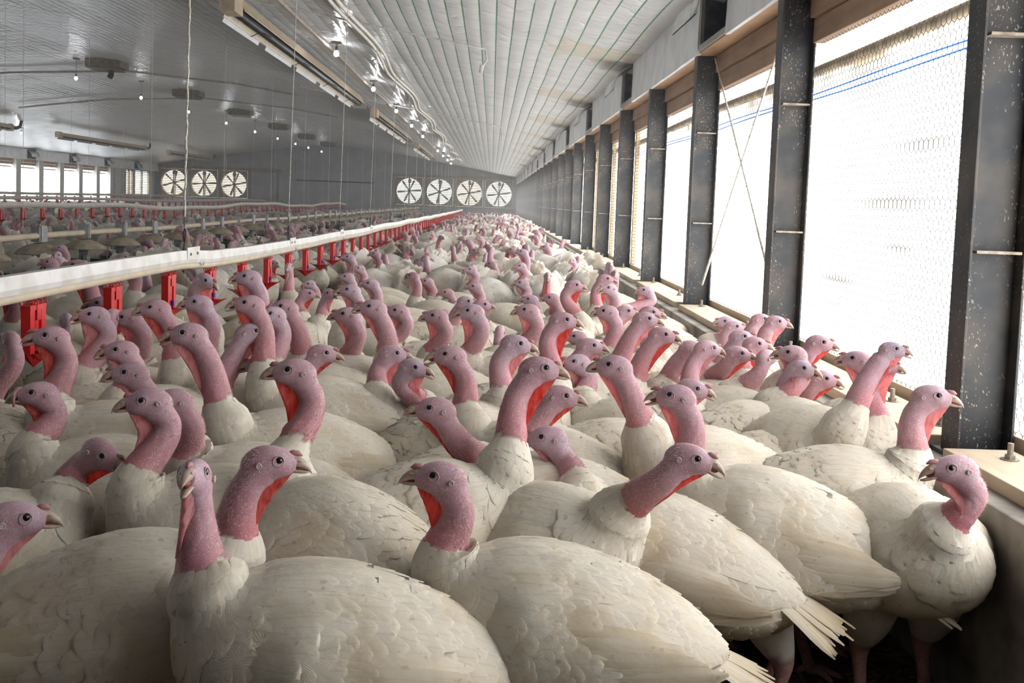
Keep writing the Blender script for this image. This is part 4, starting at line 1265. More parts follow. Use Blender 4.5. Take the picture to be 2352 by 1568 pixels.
def turkey(name, head, hyaw, hpitch, mouth, seed, red=0.5, strut=False, dens=1.0, neckbow=0.0, parts=True, pitch=0.0, hsc=1.0):
    """one turkey in its own frame (feet on z=0, facing +x). head: skull position, hyaw relative to the body (rad)"""
    rs = np.random.RandomState(seed)
    CREAM = CREAM0 * (np.array([1.02, 1.05, 1.13]) if strut else 1.0)
    T = TORSO.copy()
    HS = 0.92 * hsc
    bk = float(np.clip(1.0 + (head[2] - .74) * .55, .92, 1.06)); T[:, [1, 3, 4]] *= bk
    if strut:
        T[:, 4] *= 1.22; T[:, 1] += np.interp(T[:, 0], [-.3, 0, .2], [.06, .07, .02]); T[:, 3] -= 0.03
    else:
        T[:, 4] *= rs.uniform(0.95, 1.06)
    N = 32 if dens > 0.6 else 24
    nt_ = 30 if dens > 0.6 else 22
    R = cr_rows(T, nt_)
    D = np.stack([R[:, 0], 0*R[:, 0], R[:, 1]], 1); Vn = np.stack([R[:, 2], 0*R[:, 0], R[:, 3]], 1)
    piv = np.array([0, 0, .42]); Rp = roty(pitch)
    D = (D - piv) @ Rp.T + piv; Vn = (Vn - piv) @ Rp.T + piv
    C = (D + Vn) / 2; U = (D - Vn) / 2
    S = np.zeros_like(C); S[:, 1] = -R[:, 4]
    W = np.full(len(C), 0.10); W[-6:] = np.linspace(.08, 0, 6)
    # neck
    RH = rotz(hyaw) @ roty(hpitch)
    H0 = np.array(head, float)
    hp = lambda x, y, z: H0 + RH @ (np.array([x, y, z]) * HS)
    jn = hp(-.0365, 0, -.0430)
    T3 = RH @ np.array([.50, 0, .87]); T3 /= np.linalg.norm(T3)
    P0 = C[-1]; T0 = np.array([.30 - neckbow, 0, 1.0]); T0 = Rp @ (T0 / np.linalg.norm(T0))
    dist = np.linalg.norm(jn - P0)
    hor = jn - P0; hor[2] = 0
    T0 = T0 + hor / max(dist, .05) * 0.35; T0 /= np.linalg.norm(T0)
    P1 = P0 + T0 * dist * 0.42; P2 = jn - T3 * max(.05, dist * 0.34); P3 = jn
    nn = 22 if dens > 0.6 else 14
    tt = np.linspace(0, 1, nn + 1)[1:][:, None]
    B = (1-tt)**3*P0 + 3*(1-tt)**2*tt*P1 + 3*(1-tt)*tt**2*P2 + tt**3*P3
    Tg = 3*(1-tt)**2*(P1-P0) + 6*(1-tt)*tt*(P2-P1) + 3*tt**2*(P3-P2); Tg /= np.linalg.norm(Tg, axis=1, keepdims=True)
    d = U[-1] / np.linalg.norm(U[-1]); side = np.array([0, -1.0, 0])
    Dn = []
    prev = d.copy()
    for k in range(nn):
        prev = prev - Tg[k] * (prev @ Tg[k]); prev /= np.linalg.norm(prev); Dn.append(prev.copy())
    Dn = np.array(Dn)
    want = RH @ np.array([-.87, 0, .50])
    want = want - Tg[-1] * (want @ Tg[-1]); want /= np.linalg.norm(want)
    ang = math.atan2(np.cross(Dn[-1], want) @ Tg[-1], Dn[-1] @ want)
    nU, nS = [], []
    tl = tt[:, 0]
    rad = np.interp(tl, [q[0] for q in NECKR], [q[1] for q in NECKR]) * (1 + rs.uniform(-.03, .05) * (1 - tl))
    blend0 = np.linalg.norm(U[-1]); side0 = R[-1, 4]
    for k in range(nn):
        a = ang * (tl[k] ** 1.3); c, s_ = math.cos(a), math.sin(a)
        dv = Dn[k] * c + np.cross(Tg[k], Dn[k]) * s_
        ru = rad[k] * 1.08; rsd = rad[k] * 0.94
        w0 = max(0, 1 - tl[k] / .36); w0 = w0 * w0 * (3 - 2 * w0)
        dv = dv * (1 - w0) + d * w0; dv /= np.linalg.norm(dv)
        sv_ = np.cross(Tg[k], dv); sv_ = sv_ / np.linalg.norm(sv_)
        ru = ru * (1 - w0) + blend0 * w0; rsd = rsd * (1 - w0) + side0 * w0
        nU.append(dv * ru); nS.append(sv_ * rsd)
    nU = np.array(nU); nS = np.array(nS)
    if nS[0] @ S[-1] < 0: nS = -nS
    # head
    Hh = cr_rows(HEAD, 16 if dens > 0.6 else 10)
    hD = np.array([hp(a, 0, b) for a, b in Hh[:, :2]]); hV = np.array([hp(a, 0, b) for a, b in Hh[:, 2:4]])
    hC = (hD + hV) / 2; hU = (hD - hV) / 2
    sdir = RH @ np.array([0, 1.0, 0])
    if nS[-1] @ sdir < 0: sdir = -sdir
    hS = sdir[None] * (Hh[:, 4:5] * HS)
    CC = np.concatenate([C, B, hC]); UU = np.concatenate([U, nU, hU]); SS = np.concatenate([S, nS, hS]); WW = np.concatenate([W, np.zeros(nn + len(hC))])
    n1, n2 = len(C), len(C) + nn
    loft = Loft(CC, UU, SS, WW)
    nr = len(CC)
    aa, th = np.meshgrid(np.arange(nr, dtype=float), np.arange(N) * 2 * math.pi / N, indexing='ij')
    P = loft.ev(np.minimum(aa, nr - 1.0001), th)
    # bumps of caruncled neck and brow
    V = P.reshape(-1, 3)
    neckfrac = np.concatenate([np.full(n1, -1.0), tl, np.full(len(hC), 2.0)])
    tb = rs.uniform(.27, .38)
    nf = np.repeat(neckfrac, N); thv = th.ravel()
    bare = nf > tb + 0.05 * np.cos(thv) + 0.02 * np.sin(5 * thv)
    caru = np.clip(1 - np.abs(nf - tb - .10) / .13, 0, 1) * (np.cos(thv) < .2)
    out = V - np.repeat(CC, N, 0); out /= np.linalg.norm(out, axis=1, keepdims=True) + 1e-9
    wr = (np.clip(nf - tb, 0, 1) * np.clip((1.05 - nf) * 4, 0, 1)) * np.sin(9 * thv + 4 * np.sin(nf * 7 + seed)) * .0016
    V = V + out * wr[:, None]
    V = V + out * (caru * rs.uniform(0, .0065, len(V)) * red)[:, None]
    col = np.tile(CREAM, (len(V), 1))
    sk_head = np.array([.46, .325, .385]) * (1 - red * .25) + np.array([.46, .18, .18]) * red * .25
    if red < .35: sk_head = sk_head * .6 + np.array([.46, .42, .52]) * .4
    sk_neck = np.array([.51, .305, .345]) * (1 - red) + np.array([.42, .155, .17]) * red
    hz = np.clip((nf - .45) / .7, 0, 1)[:, None]
    skin = sk_neck * (1 - hz) + sk_head * hz
    front = (np.clip(-np.cos(thv), 0, 1) * np.clip(1 - (nf - tb) / .35, 0, 1))[:, None]
    skin = skin * (1 - .6 * front) + np.array([.52, .10, .12]) * .6 * front
    eyed = np.linalg.norm(V - np.array(hp(.012, 0, .006)), axis=1)
    eb = (np.clip(1 - eyed / .032, 0, 1) * (nf >= 2) * (.8 if red < .65 else .35))[:, None]
    skin = skin * (1 - eb) + np.array([.34, .36, .50]) * eb
    col = np.where(bare[:, None], skin, col)
    F = []; MI = []
    for i in range(nr - 1):
        for k in range(N):
            k2 = (k + 1) % N
            F.append((i*N+k, i*N+k2, (i+1)*N+k2, (i+1)*N+k)); MI.append(1 if bare[i*N+k] else 0)
    F.append(tuple(range(N))[::-1]); MI.append(0); F.append(tuple((nr-1)*N + k for k in range(N))); MI.append(1)
    F = np.array(F, dtype=object); MI = np.array(MI)
    body_parts = [(V, [f for f, m in zip(F, MI)], col, 0)]
    # legs: feathered thigh, bare scaled shank, three front toes and a hind toe
    LEGC = np.array([.46, .27, .235]) * rs.uniform(.8, 1.1)
    stance = rs.uniform(-.05, .05)
    for sg in (-1, 1):
        x = sg * stance; y = sg * .085
        pts = [(x+.02, y, .36), (x-.005, y, .27), (x-.035, y, .205), (x-.05, y, .165), (x-.045, y, .12), (x-.02, y, .05), (x-.012, y, .022)]
        rr = [.085, .066, .042, .0255, .0165, .0150, .0165]
        P2_ = cr_rows(np.array([p + (r,) for p, r in zip(pts, rr)]), 16)
        v, f = tube_np(P2_[:, :3], P2_[:, 3], 10)
        zc = v[:, 2:3]
        c = np.where(zc > .185, CREAM * .86, LEGC)
        body_parts.append((v, f, c, 0))
        for an, L in ((-.55, .068), (0, .085), (.55, .068), (math.pi, .035)):
            ca, sa = math.cos(an), math.sin(an); b = np.array([x - .012, y, .018])
            pts = [b, b + np.array([ca*L*.45, sa*L*.45, .002]), b + np.array([ca*L*.85, sa*L*.85, -.008]), b + np.array([ca*L, sa*L, -.012])]
            v, f = tube_np(pts, [.0125, .0095, .0075, .003], 8); body_parts.append((v, f, LEGC * 1.05, 0))
    # one mesh; material by zone
    root = mesh_obj(name, body_parts, ['plume', 'skin'])
    mi = [0] * len(root.data.polygons); nb = len(F)
    mi[:nb] = MI.tolist()
    vz = [root.data.vertices[p.vertices[0]].co.z for p in root.data.polygons[nb:]]
    mi[nb:] = [0 if z > .185 else 1 for z in vz]
    root.data.polygons.foreach_set('material_index', mi)
    # plumage ----------------------------------------------------------------
    fsc = 1.0 if dens > .6 else (1.22 if dens > .3 else 2.0)
    a_end = n1 + tb * nn - 1.0
    out_parts = []
    fv, ff, tone, fa, ft = feathers(loft, 1.2, n1 - 2.0, .025 * fsc, .070 * fsc**.8, .046 * fsc, .0052, rs)
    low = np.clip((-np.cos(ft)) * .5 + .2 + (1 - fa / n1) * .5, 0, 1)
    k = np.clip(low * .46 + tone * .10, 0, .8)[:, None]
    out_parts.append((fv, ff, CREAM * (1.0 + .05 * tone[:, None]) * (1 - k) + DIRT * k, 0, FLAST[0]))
    fv, ff, tone, fa, ft = feathers(loft, n1 - 3.5, a_end, .018 * fsc, .042 * fsc**.8, .028 * fsc, .0014, rs, jit=.6, maxr=3.5)
    out_parts.append((fv, ff, CREAM * (1.0 + .05 * tone[:, None]), 0, FLAST[0]))
    if dens > .6:
        nbz = 900
        ta = n1 + nn * (tb + .01 + (1.22 - tb) * rs.power(.8, nbz)); th_ = rs.normal(0, 1.05, nbz)
        p_, da_, dt_, n_ = loft.frame(np.minimum(ta, nr - 4.0), th_)
        da_ = da_ / np.linalg.norm(da_, axis=1, keepdims=True); dt_ = dt_ / np.linalg.norm(dt_, axis=1, keepdims=True)
        Lb = rs.uniform(.003, .0075, nbz)[:, None] * np.clip(1.35 - np.abs(th_) * .45, .4, 1)[:, None]
        tip = p_ + n_ * Lb * .75 - da_ * Lb * .8
        bv = np.stack([p_ - dt_ * .0006, p_ + dt_ * .0006, tip], 1).reshape(-1, 3)
        out_parts.append((bv, np.arange(nbz * 3).reshape(-1, 3), np.array([.64, .45, .45]), 0))
    # wings: folded against the flank, a raised patch of coverts over the body surface plus the long flight feathers
    wings = []
    xs_ = C[:, 0]
    a_of = lambda x: float(np.interp(x, np.maximum.accumulate(xs_), np.arange(n1)))
    aL, aH = a_of(-.275), a_of(.125)
    class WingLoft(Loft):
        def ev(s, a, th):
            p = Loft.ev(s, a, th)
            tw_ = np.abs((th + math.pi) % (2 * math.pi) - math.pi)
            ua = np.clip((a - aL) / (aH - aL), 0, 1); wa = np.clip(np.minimum(ua * 2.2, (1 - ua) * 3.5), 0, 1); wa = wa * wa * (3 - 2 * wa)
            ut = np.clip((tw_ - .50) / (2.12 - .50), 0, 1); wt = np.clip(np.minimum(ut * 1.7, (1 - ut) * 7.0), 0, 1); wt = wt * wt * (3 - 2 * wt)
            i = np.clip(a, 0, s.n - 1.0001).astype(int)
            o = p - s.C[i]; o = o / (np.linalg.norm(o, axis=-1, keepdims=True) + 1e-9)
            return p + o * ((.026 if not strut else .034) * wa * wt + .002)[..., None]
    wl = WingLoft(CC[:n1], UU[:n1], SS[:n1], WW[:n1])
    for sg in (-1, 1):
        wp = []
        t0, t1 = (.50, 2.12) if sg > 0 else (2 * math.pi - 2.12, 2 * math.pi - .50)
        sa, st = np.meshgrid(np.linspace(aL, aH, 16), np.linspace(t0, t1, 14), indexing='ij')
        sv = wl.ev(sa, st).reshape(-1, 3)
        wp.append((sv, [(i*14+q, i*14+q+1, (i+1)*14+q+1, (i+1)*14+q) for i in range(15) for q in range(13)], CREAM * .97, 0))
        fv, ff, tone, fa, ft = feathers(wl, aL + .34 * (aH - aL), aH, .025 * fsc, .074 * fsc**.8, .046 * fsc, .0052, rs, t0 + .05, t1 - .06)
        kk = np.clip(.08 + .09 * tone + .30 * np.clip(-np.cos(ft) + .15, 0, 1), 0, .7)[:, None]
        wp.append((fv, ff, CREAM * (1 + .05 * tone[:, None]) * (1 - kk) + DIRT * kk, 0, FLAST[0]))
        nq = 11 if dens > .6 else 6
        for q in range(nq):
            u = q / (nq - 1)
            aq = np.array([aL + (aH - aL) * (.62 - .18 * u)]); tq = 1.18 + .86 * u
            tq = np.array([tq if sg > 0 else 2 * math.pi - tq])
            p_, da_, dt_, n_ = wl.frame(aq, tq)
            dr = -da_[0] / np.linalg.norm(da_[0]); dr = dr + np.array([0, 0, .16 * u - .02]) + n_[0] * .07
            v, f = quill(p_[0] + n_[0] * (-.0075 + .0007 * (nq - q)), dr, n_[0], .185 + .065 * math.sin(.5 + u * 2.2) + rs.uniform(-.01, .01), .034 + .006 * (1-u), rs, .046)
            kq = np.clip(rs.uniform(.05, .55), 0, 1)
            wp.append((v, f, CREAM * (1 - kq) + DIRT * kq, 0, FLAST[0]))
        wings.append(wp)
    tail = []
    tb0 = Rp @ (np.array([-.305, 0, .408]) - piv) + piv
    if strut:
        nq = 18
        for q in range(nq):
            u = -1 + 2 * q / (nq - 1); an = u * 1.25
            dr = np.array([-.42, math.sin(an) * 1.0, math.cos(an) * 1.0])
            v, f = quill(tb0 + np.array([.03, math.sin(an)*.02, .03]), dr, np.array([-1.0, 0, .25]), .28 + rs.uniform(-.015, .01), .074, rs, -.03, 8, (.86, .45))
            kq = rs.uniform(.0, .35); tail.append((v, f, CREAM * (1 - kq) + np.array([.66, .55, .36]) * kq, 0, FLAST[0]))
        for q in range(34):      # puffed rump coverts in front of the fan
            an = rs.uniform(-1.2, 1.2); dr = np.array([-.5, math.sin(an), math.cos(an)])
            v, f = quill(np.array([-.20, .11*math.sin(an), .50 + .05*math.cos(an)]), dr, np.array([-1.0, 0, .5]), rs.uniform(.12, .19), .075, rs, -.02, 6, (.85, .45))
            tail.append((v, f, CREAM * 1.02, 0, FLAST[0]))
    else:
        nq = 17
        for q in range(nq):
            u = -1 + 2 * q / (nq - 1)
            dr = Rp @ np.array([-1.0, u * .26, -.42 - .06 * abs(u)])
            v, f = quill(tb0 + np.array([.05, u * .045, .016 - .012 * abs(u)]), dr, np.array([-.3, u * .3, 1.0]), .215 + rs.uniform(-.035, .01), .026, rs, .015 + rs.uniform(-.01, .012), 8)
            kq = (rs.uniform(.05, .25) + np.repeat(np.linspace(0, 1, 8), 5)**1.5 * rs.uniform(.3, .75))[:, None]; tail.append((v, f, CREAM * (1 - kq) + np.array([.58, .45, .26]) * kq, 0, FLAST[0]))
    # head furniture
    X = lambda pts: np.array([hp(*p) for p in pts])
    hp_parts = {}
    def beak_loft(rows):
        v, f = [], []; n = 10
        for (x, z, hh, hw) in rows:
            for k in range(n):
                t = 2*math.pi*k/n; v.append((x, hw*math.cos(t), z + hh*math.sin(t)))
        for i in range(len(rows)-1):
            for k in range(n):
                k2 = (k+1) % n; f.append((i*n+k, i*n+k2, (i+1)*n+k2, (i+1)*n+k))
        f.append(tuple(range(n))[::-1]); f.append(tuple((len(rows)-1)*n+k for k in range(n)))
        return np.array(v), f
    up_v, up_f = beak_loft([(.038, .0065, .0135, .0140), (.048, .0048, .0128, .0126), (.058, .0018, .0112, .0108), (.067, -.0022, .0096, .0090), (.0745, -.0072, .0072, .0066), (.0805, -.0135, .0042, .0036), (.0835, -.0195, .0014, .0012)])
    lo_v, lo_f = beak_loft([(.000, .000, .0055, .0125), (.012, .000, .0055, .0112), (.024, -.001, .0048, .0088), (.036, -.001, .0036, .0058), (.0445, .001, .0018, .0024)])
    om = -(.06 + .40 * mouth); Ro = roty(om)
    lo_v = lo_v @ Ro.T + np.array([.036, 0, -.0130])
    mo_v, mo_f = ellipsoid(np.array([.047, 0, -.0095]), (.020, .0085, .004 + .004 * mouth), roty(om * .5))
    # nostril bumps are part of the upper beak
    nb = []
    for sg in (-1, 1):
        nb.append(ellipsoid(np.array([.056, sg*.0088, .0060]), (.0065, .0030, .0030)))
    ey, lid, lob = [], [], []
    for sg in (-1, 1):
        ey.append(ellipsoid(np.array([.0135, sg*.0214, .0085]), (.0089, .0058, .0089), nu=8, nv=14))
        ring = [(.0135 + .0108*math.cos(t), sg*(.0247 - .0020*math.cos(t) - .0014*math.sin(t)), .0085 + .0102*math.sin(t)) for t in np.linspace(0, 2*math.pi, 17)]
        lid.append(tube_np(ring, .0016, 6))
        lob.append(ellipsoid(np.array([-.0235, sg*.0290, -.001]), (.0060, .0022, .0064)))
        ring = [(-.0235 +   .0048*math.cos(t), sg*.0308, -.001 + .0052*math.sin(t)) for t in np.linspace(0, 2*math.pi, 13)]
        lob.append(tube_np(ring, .0012, 6))
    sl = rs.uniform(.010, .022)
    droop = rs.rand() < .08 and not 100 <= seed < 112
    if droop: sn = tube_np([(.038, 0, .018), (.048, .004, .0205), (.058, .012, .010), (.061, .015, -.010), (.060, .016, -.028)], [.006, .006, .005, .005, .003], 8)
    else: sn = tube_np([(.034, 0, .018), (.042, 0, .0205), (.044 + sl*.5, 0, .0205), (.044 + sl, 0, .0165)], [.0055, .0068, .0058, .002], 8)
    # throat flap between chin and neck
    ch = []
    vent = lambda i: CC[i] - UU[i]
    i_chin = nr - 4 if dens > .6 else nr - 3
    i_low = n1 + int(nn * (tb + .02 + .16 * rs.rand()))
    idx = np.linspace(i_chin, i_low, 16)
    chain = np.array([vent(int(round(i))) * .985 + CC[int(round(i))] * .015 for i in idx])
    A_, B_ = chain[0], chain[-1]; q_ = np.linspace(0, 1, 16)[:, None]
    chord = A_ * (1 - q_) + B_ * q_
    mid = chord + (chain - chord) * (rs.uniform(.0, .22) + .06 * np.sin(q_ * math.pi))
    sdv = sdir
    wv = []; lay = [(-.10, .0045), (.2, .0032), (.5, .0024), (.8, .0022), (1.0, .0016)]
    wob = rs.uniform(-.004, .004, 16)[:, None] * np.sin(q_ * math.pi)
    for sg in (1, -1):
        for (u, t_) in lay:
            wv.append(chain * (1 - u) + mid * u + sdv * (sg * t_) + sdv * wob * u)
    wv = np.array(wv); nl = len(lay); wf = []
    idf = lambda s_, l, k: (s_ * nl + l) * 16 + k
    for k in range(15):
        for l in range(nl - 1):
            wf.append((idf(0, l, k), idf(0, l, k+1), idf(0, l+1, k+1), idf(0, l+1, k)))
            wf.append((idf(1, l, k), idf(1, l+1, k), idf(1, l+1, k+1), idf(1, l, k+1)))
        wf.append((idf(0, nl-1, k), idf(0, nl-1, k+1), idf(1, nl-1, k+1), idf(1, nl-1, k)))
    wv = wv.reshape(-1, 3)
    def joined(lst):
        v = []; f = []; n = 0
        for a, b in lst:
            v.append(np.asarray(a)); f += [tuple(int(q)+n for q in row) for row in b]; n += len(a)
        return np.concatenate(v), f
    bc = (.6, .5, .4)
    pieces = [('plumage', out_parts, ['plume']), ('wing', wings[0], ['plume']), ('wing', wings[1], ['plume']), ('tail', tail, ['plume']),
              ('upper_beak', [(X(up_v), up_f, bc, 0)] + [(X(a), b, bc, 0) for a, b in nb], ['beak']),
              ('lower_beak', [(X(lo_v), lo_f, bc, 0), (X(mo_v), mo_f, bc, 1)], ['beak', 'mouth']),
              ('snood', [(X(sn[0]), sn[1], bc, 0)], ['snood']), ('wattle', [(wv, wf, bc, 0)], ['wattle' if red > .65 else 'wattle_frontlit'])]
    for i in range(2):
        pieces.append(('eye', [(X(ey[i][0]), ey[i][1], bc, 0), (X(lid[i][0]), lid[i][1], bc, 1)], ['eye', 'lid']))
        a, b = joined(lob[2*i:2*i+2]); pieces.append(('ear_lobe', [(X(a), b, bc, 0)], ['lobe']))
    if parts:
        for nm_, pp, mm in pieces:
            mesh_obj(nm_, pp, mm, root)
        return root
    # far bird: everything in one mesh
    mats = ['plume', 'skin', 'beak', 'mouth', 'snood', 'wattle', 'wattle_frontlit', 'eye', 'lid', 'lobe']
    allp = []
    for nm_, pp, mm in pieces:
        for q_p in pp: allp.append((q_p[0], q_p[1], q_p[2], mats.index(mm[q_p[3]])) + tuple(q_p[4:]))
    me0 = root.data
    v0 = np.array([v.co[:] for v in me0.vertices]); f0_ = [tuple(p.vertices) for p in me0.polygons]; m0 = [p.material_index for p in me0.polygons]
    c0_ = np.zeros(len(v0) * 4, np.float32); me0.color_attributes['col'].data.foreach_get('color', c0_); c0_ = c0_.reshape(-1, 4)[:, :3]
    f_a = [f for f, m in zip(f0_, m0) if m == 0]; f_b = [f for f, m in zip(f0_, m0) if m == 1]
    bpy.data.objects.remove(root); bpy.data.meshes.remove(me0)
    used = allp
    o = mesh_obj(name, [(v0, f0_, c0_, 0)] + used, mats)
    mi2 = [p.material_index for p in o.data.polygons]; mi2[:len(m0)] = m0
    o.data.polygons.foreach_set('material_index', mi2)
    return o
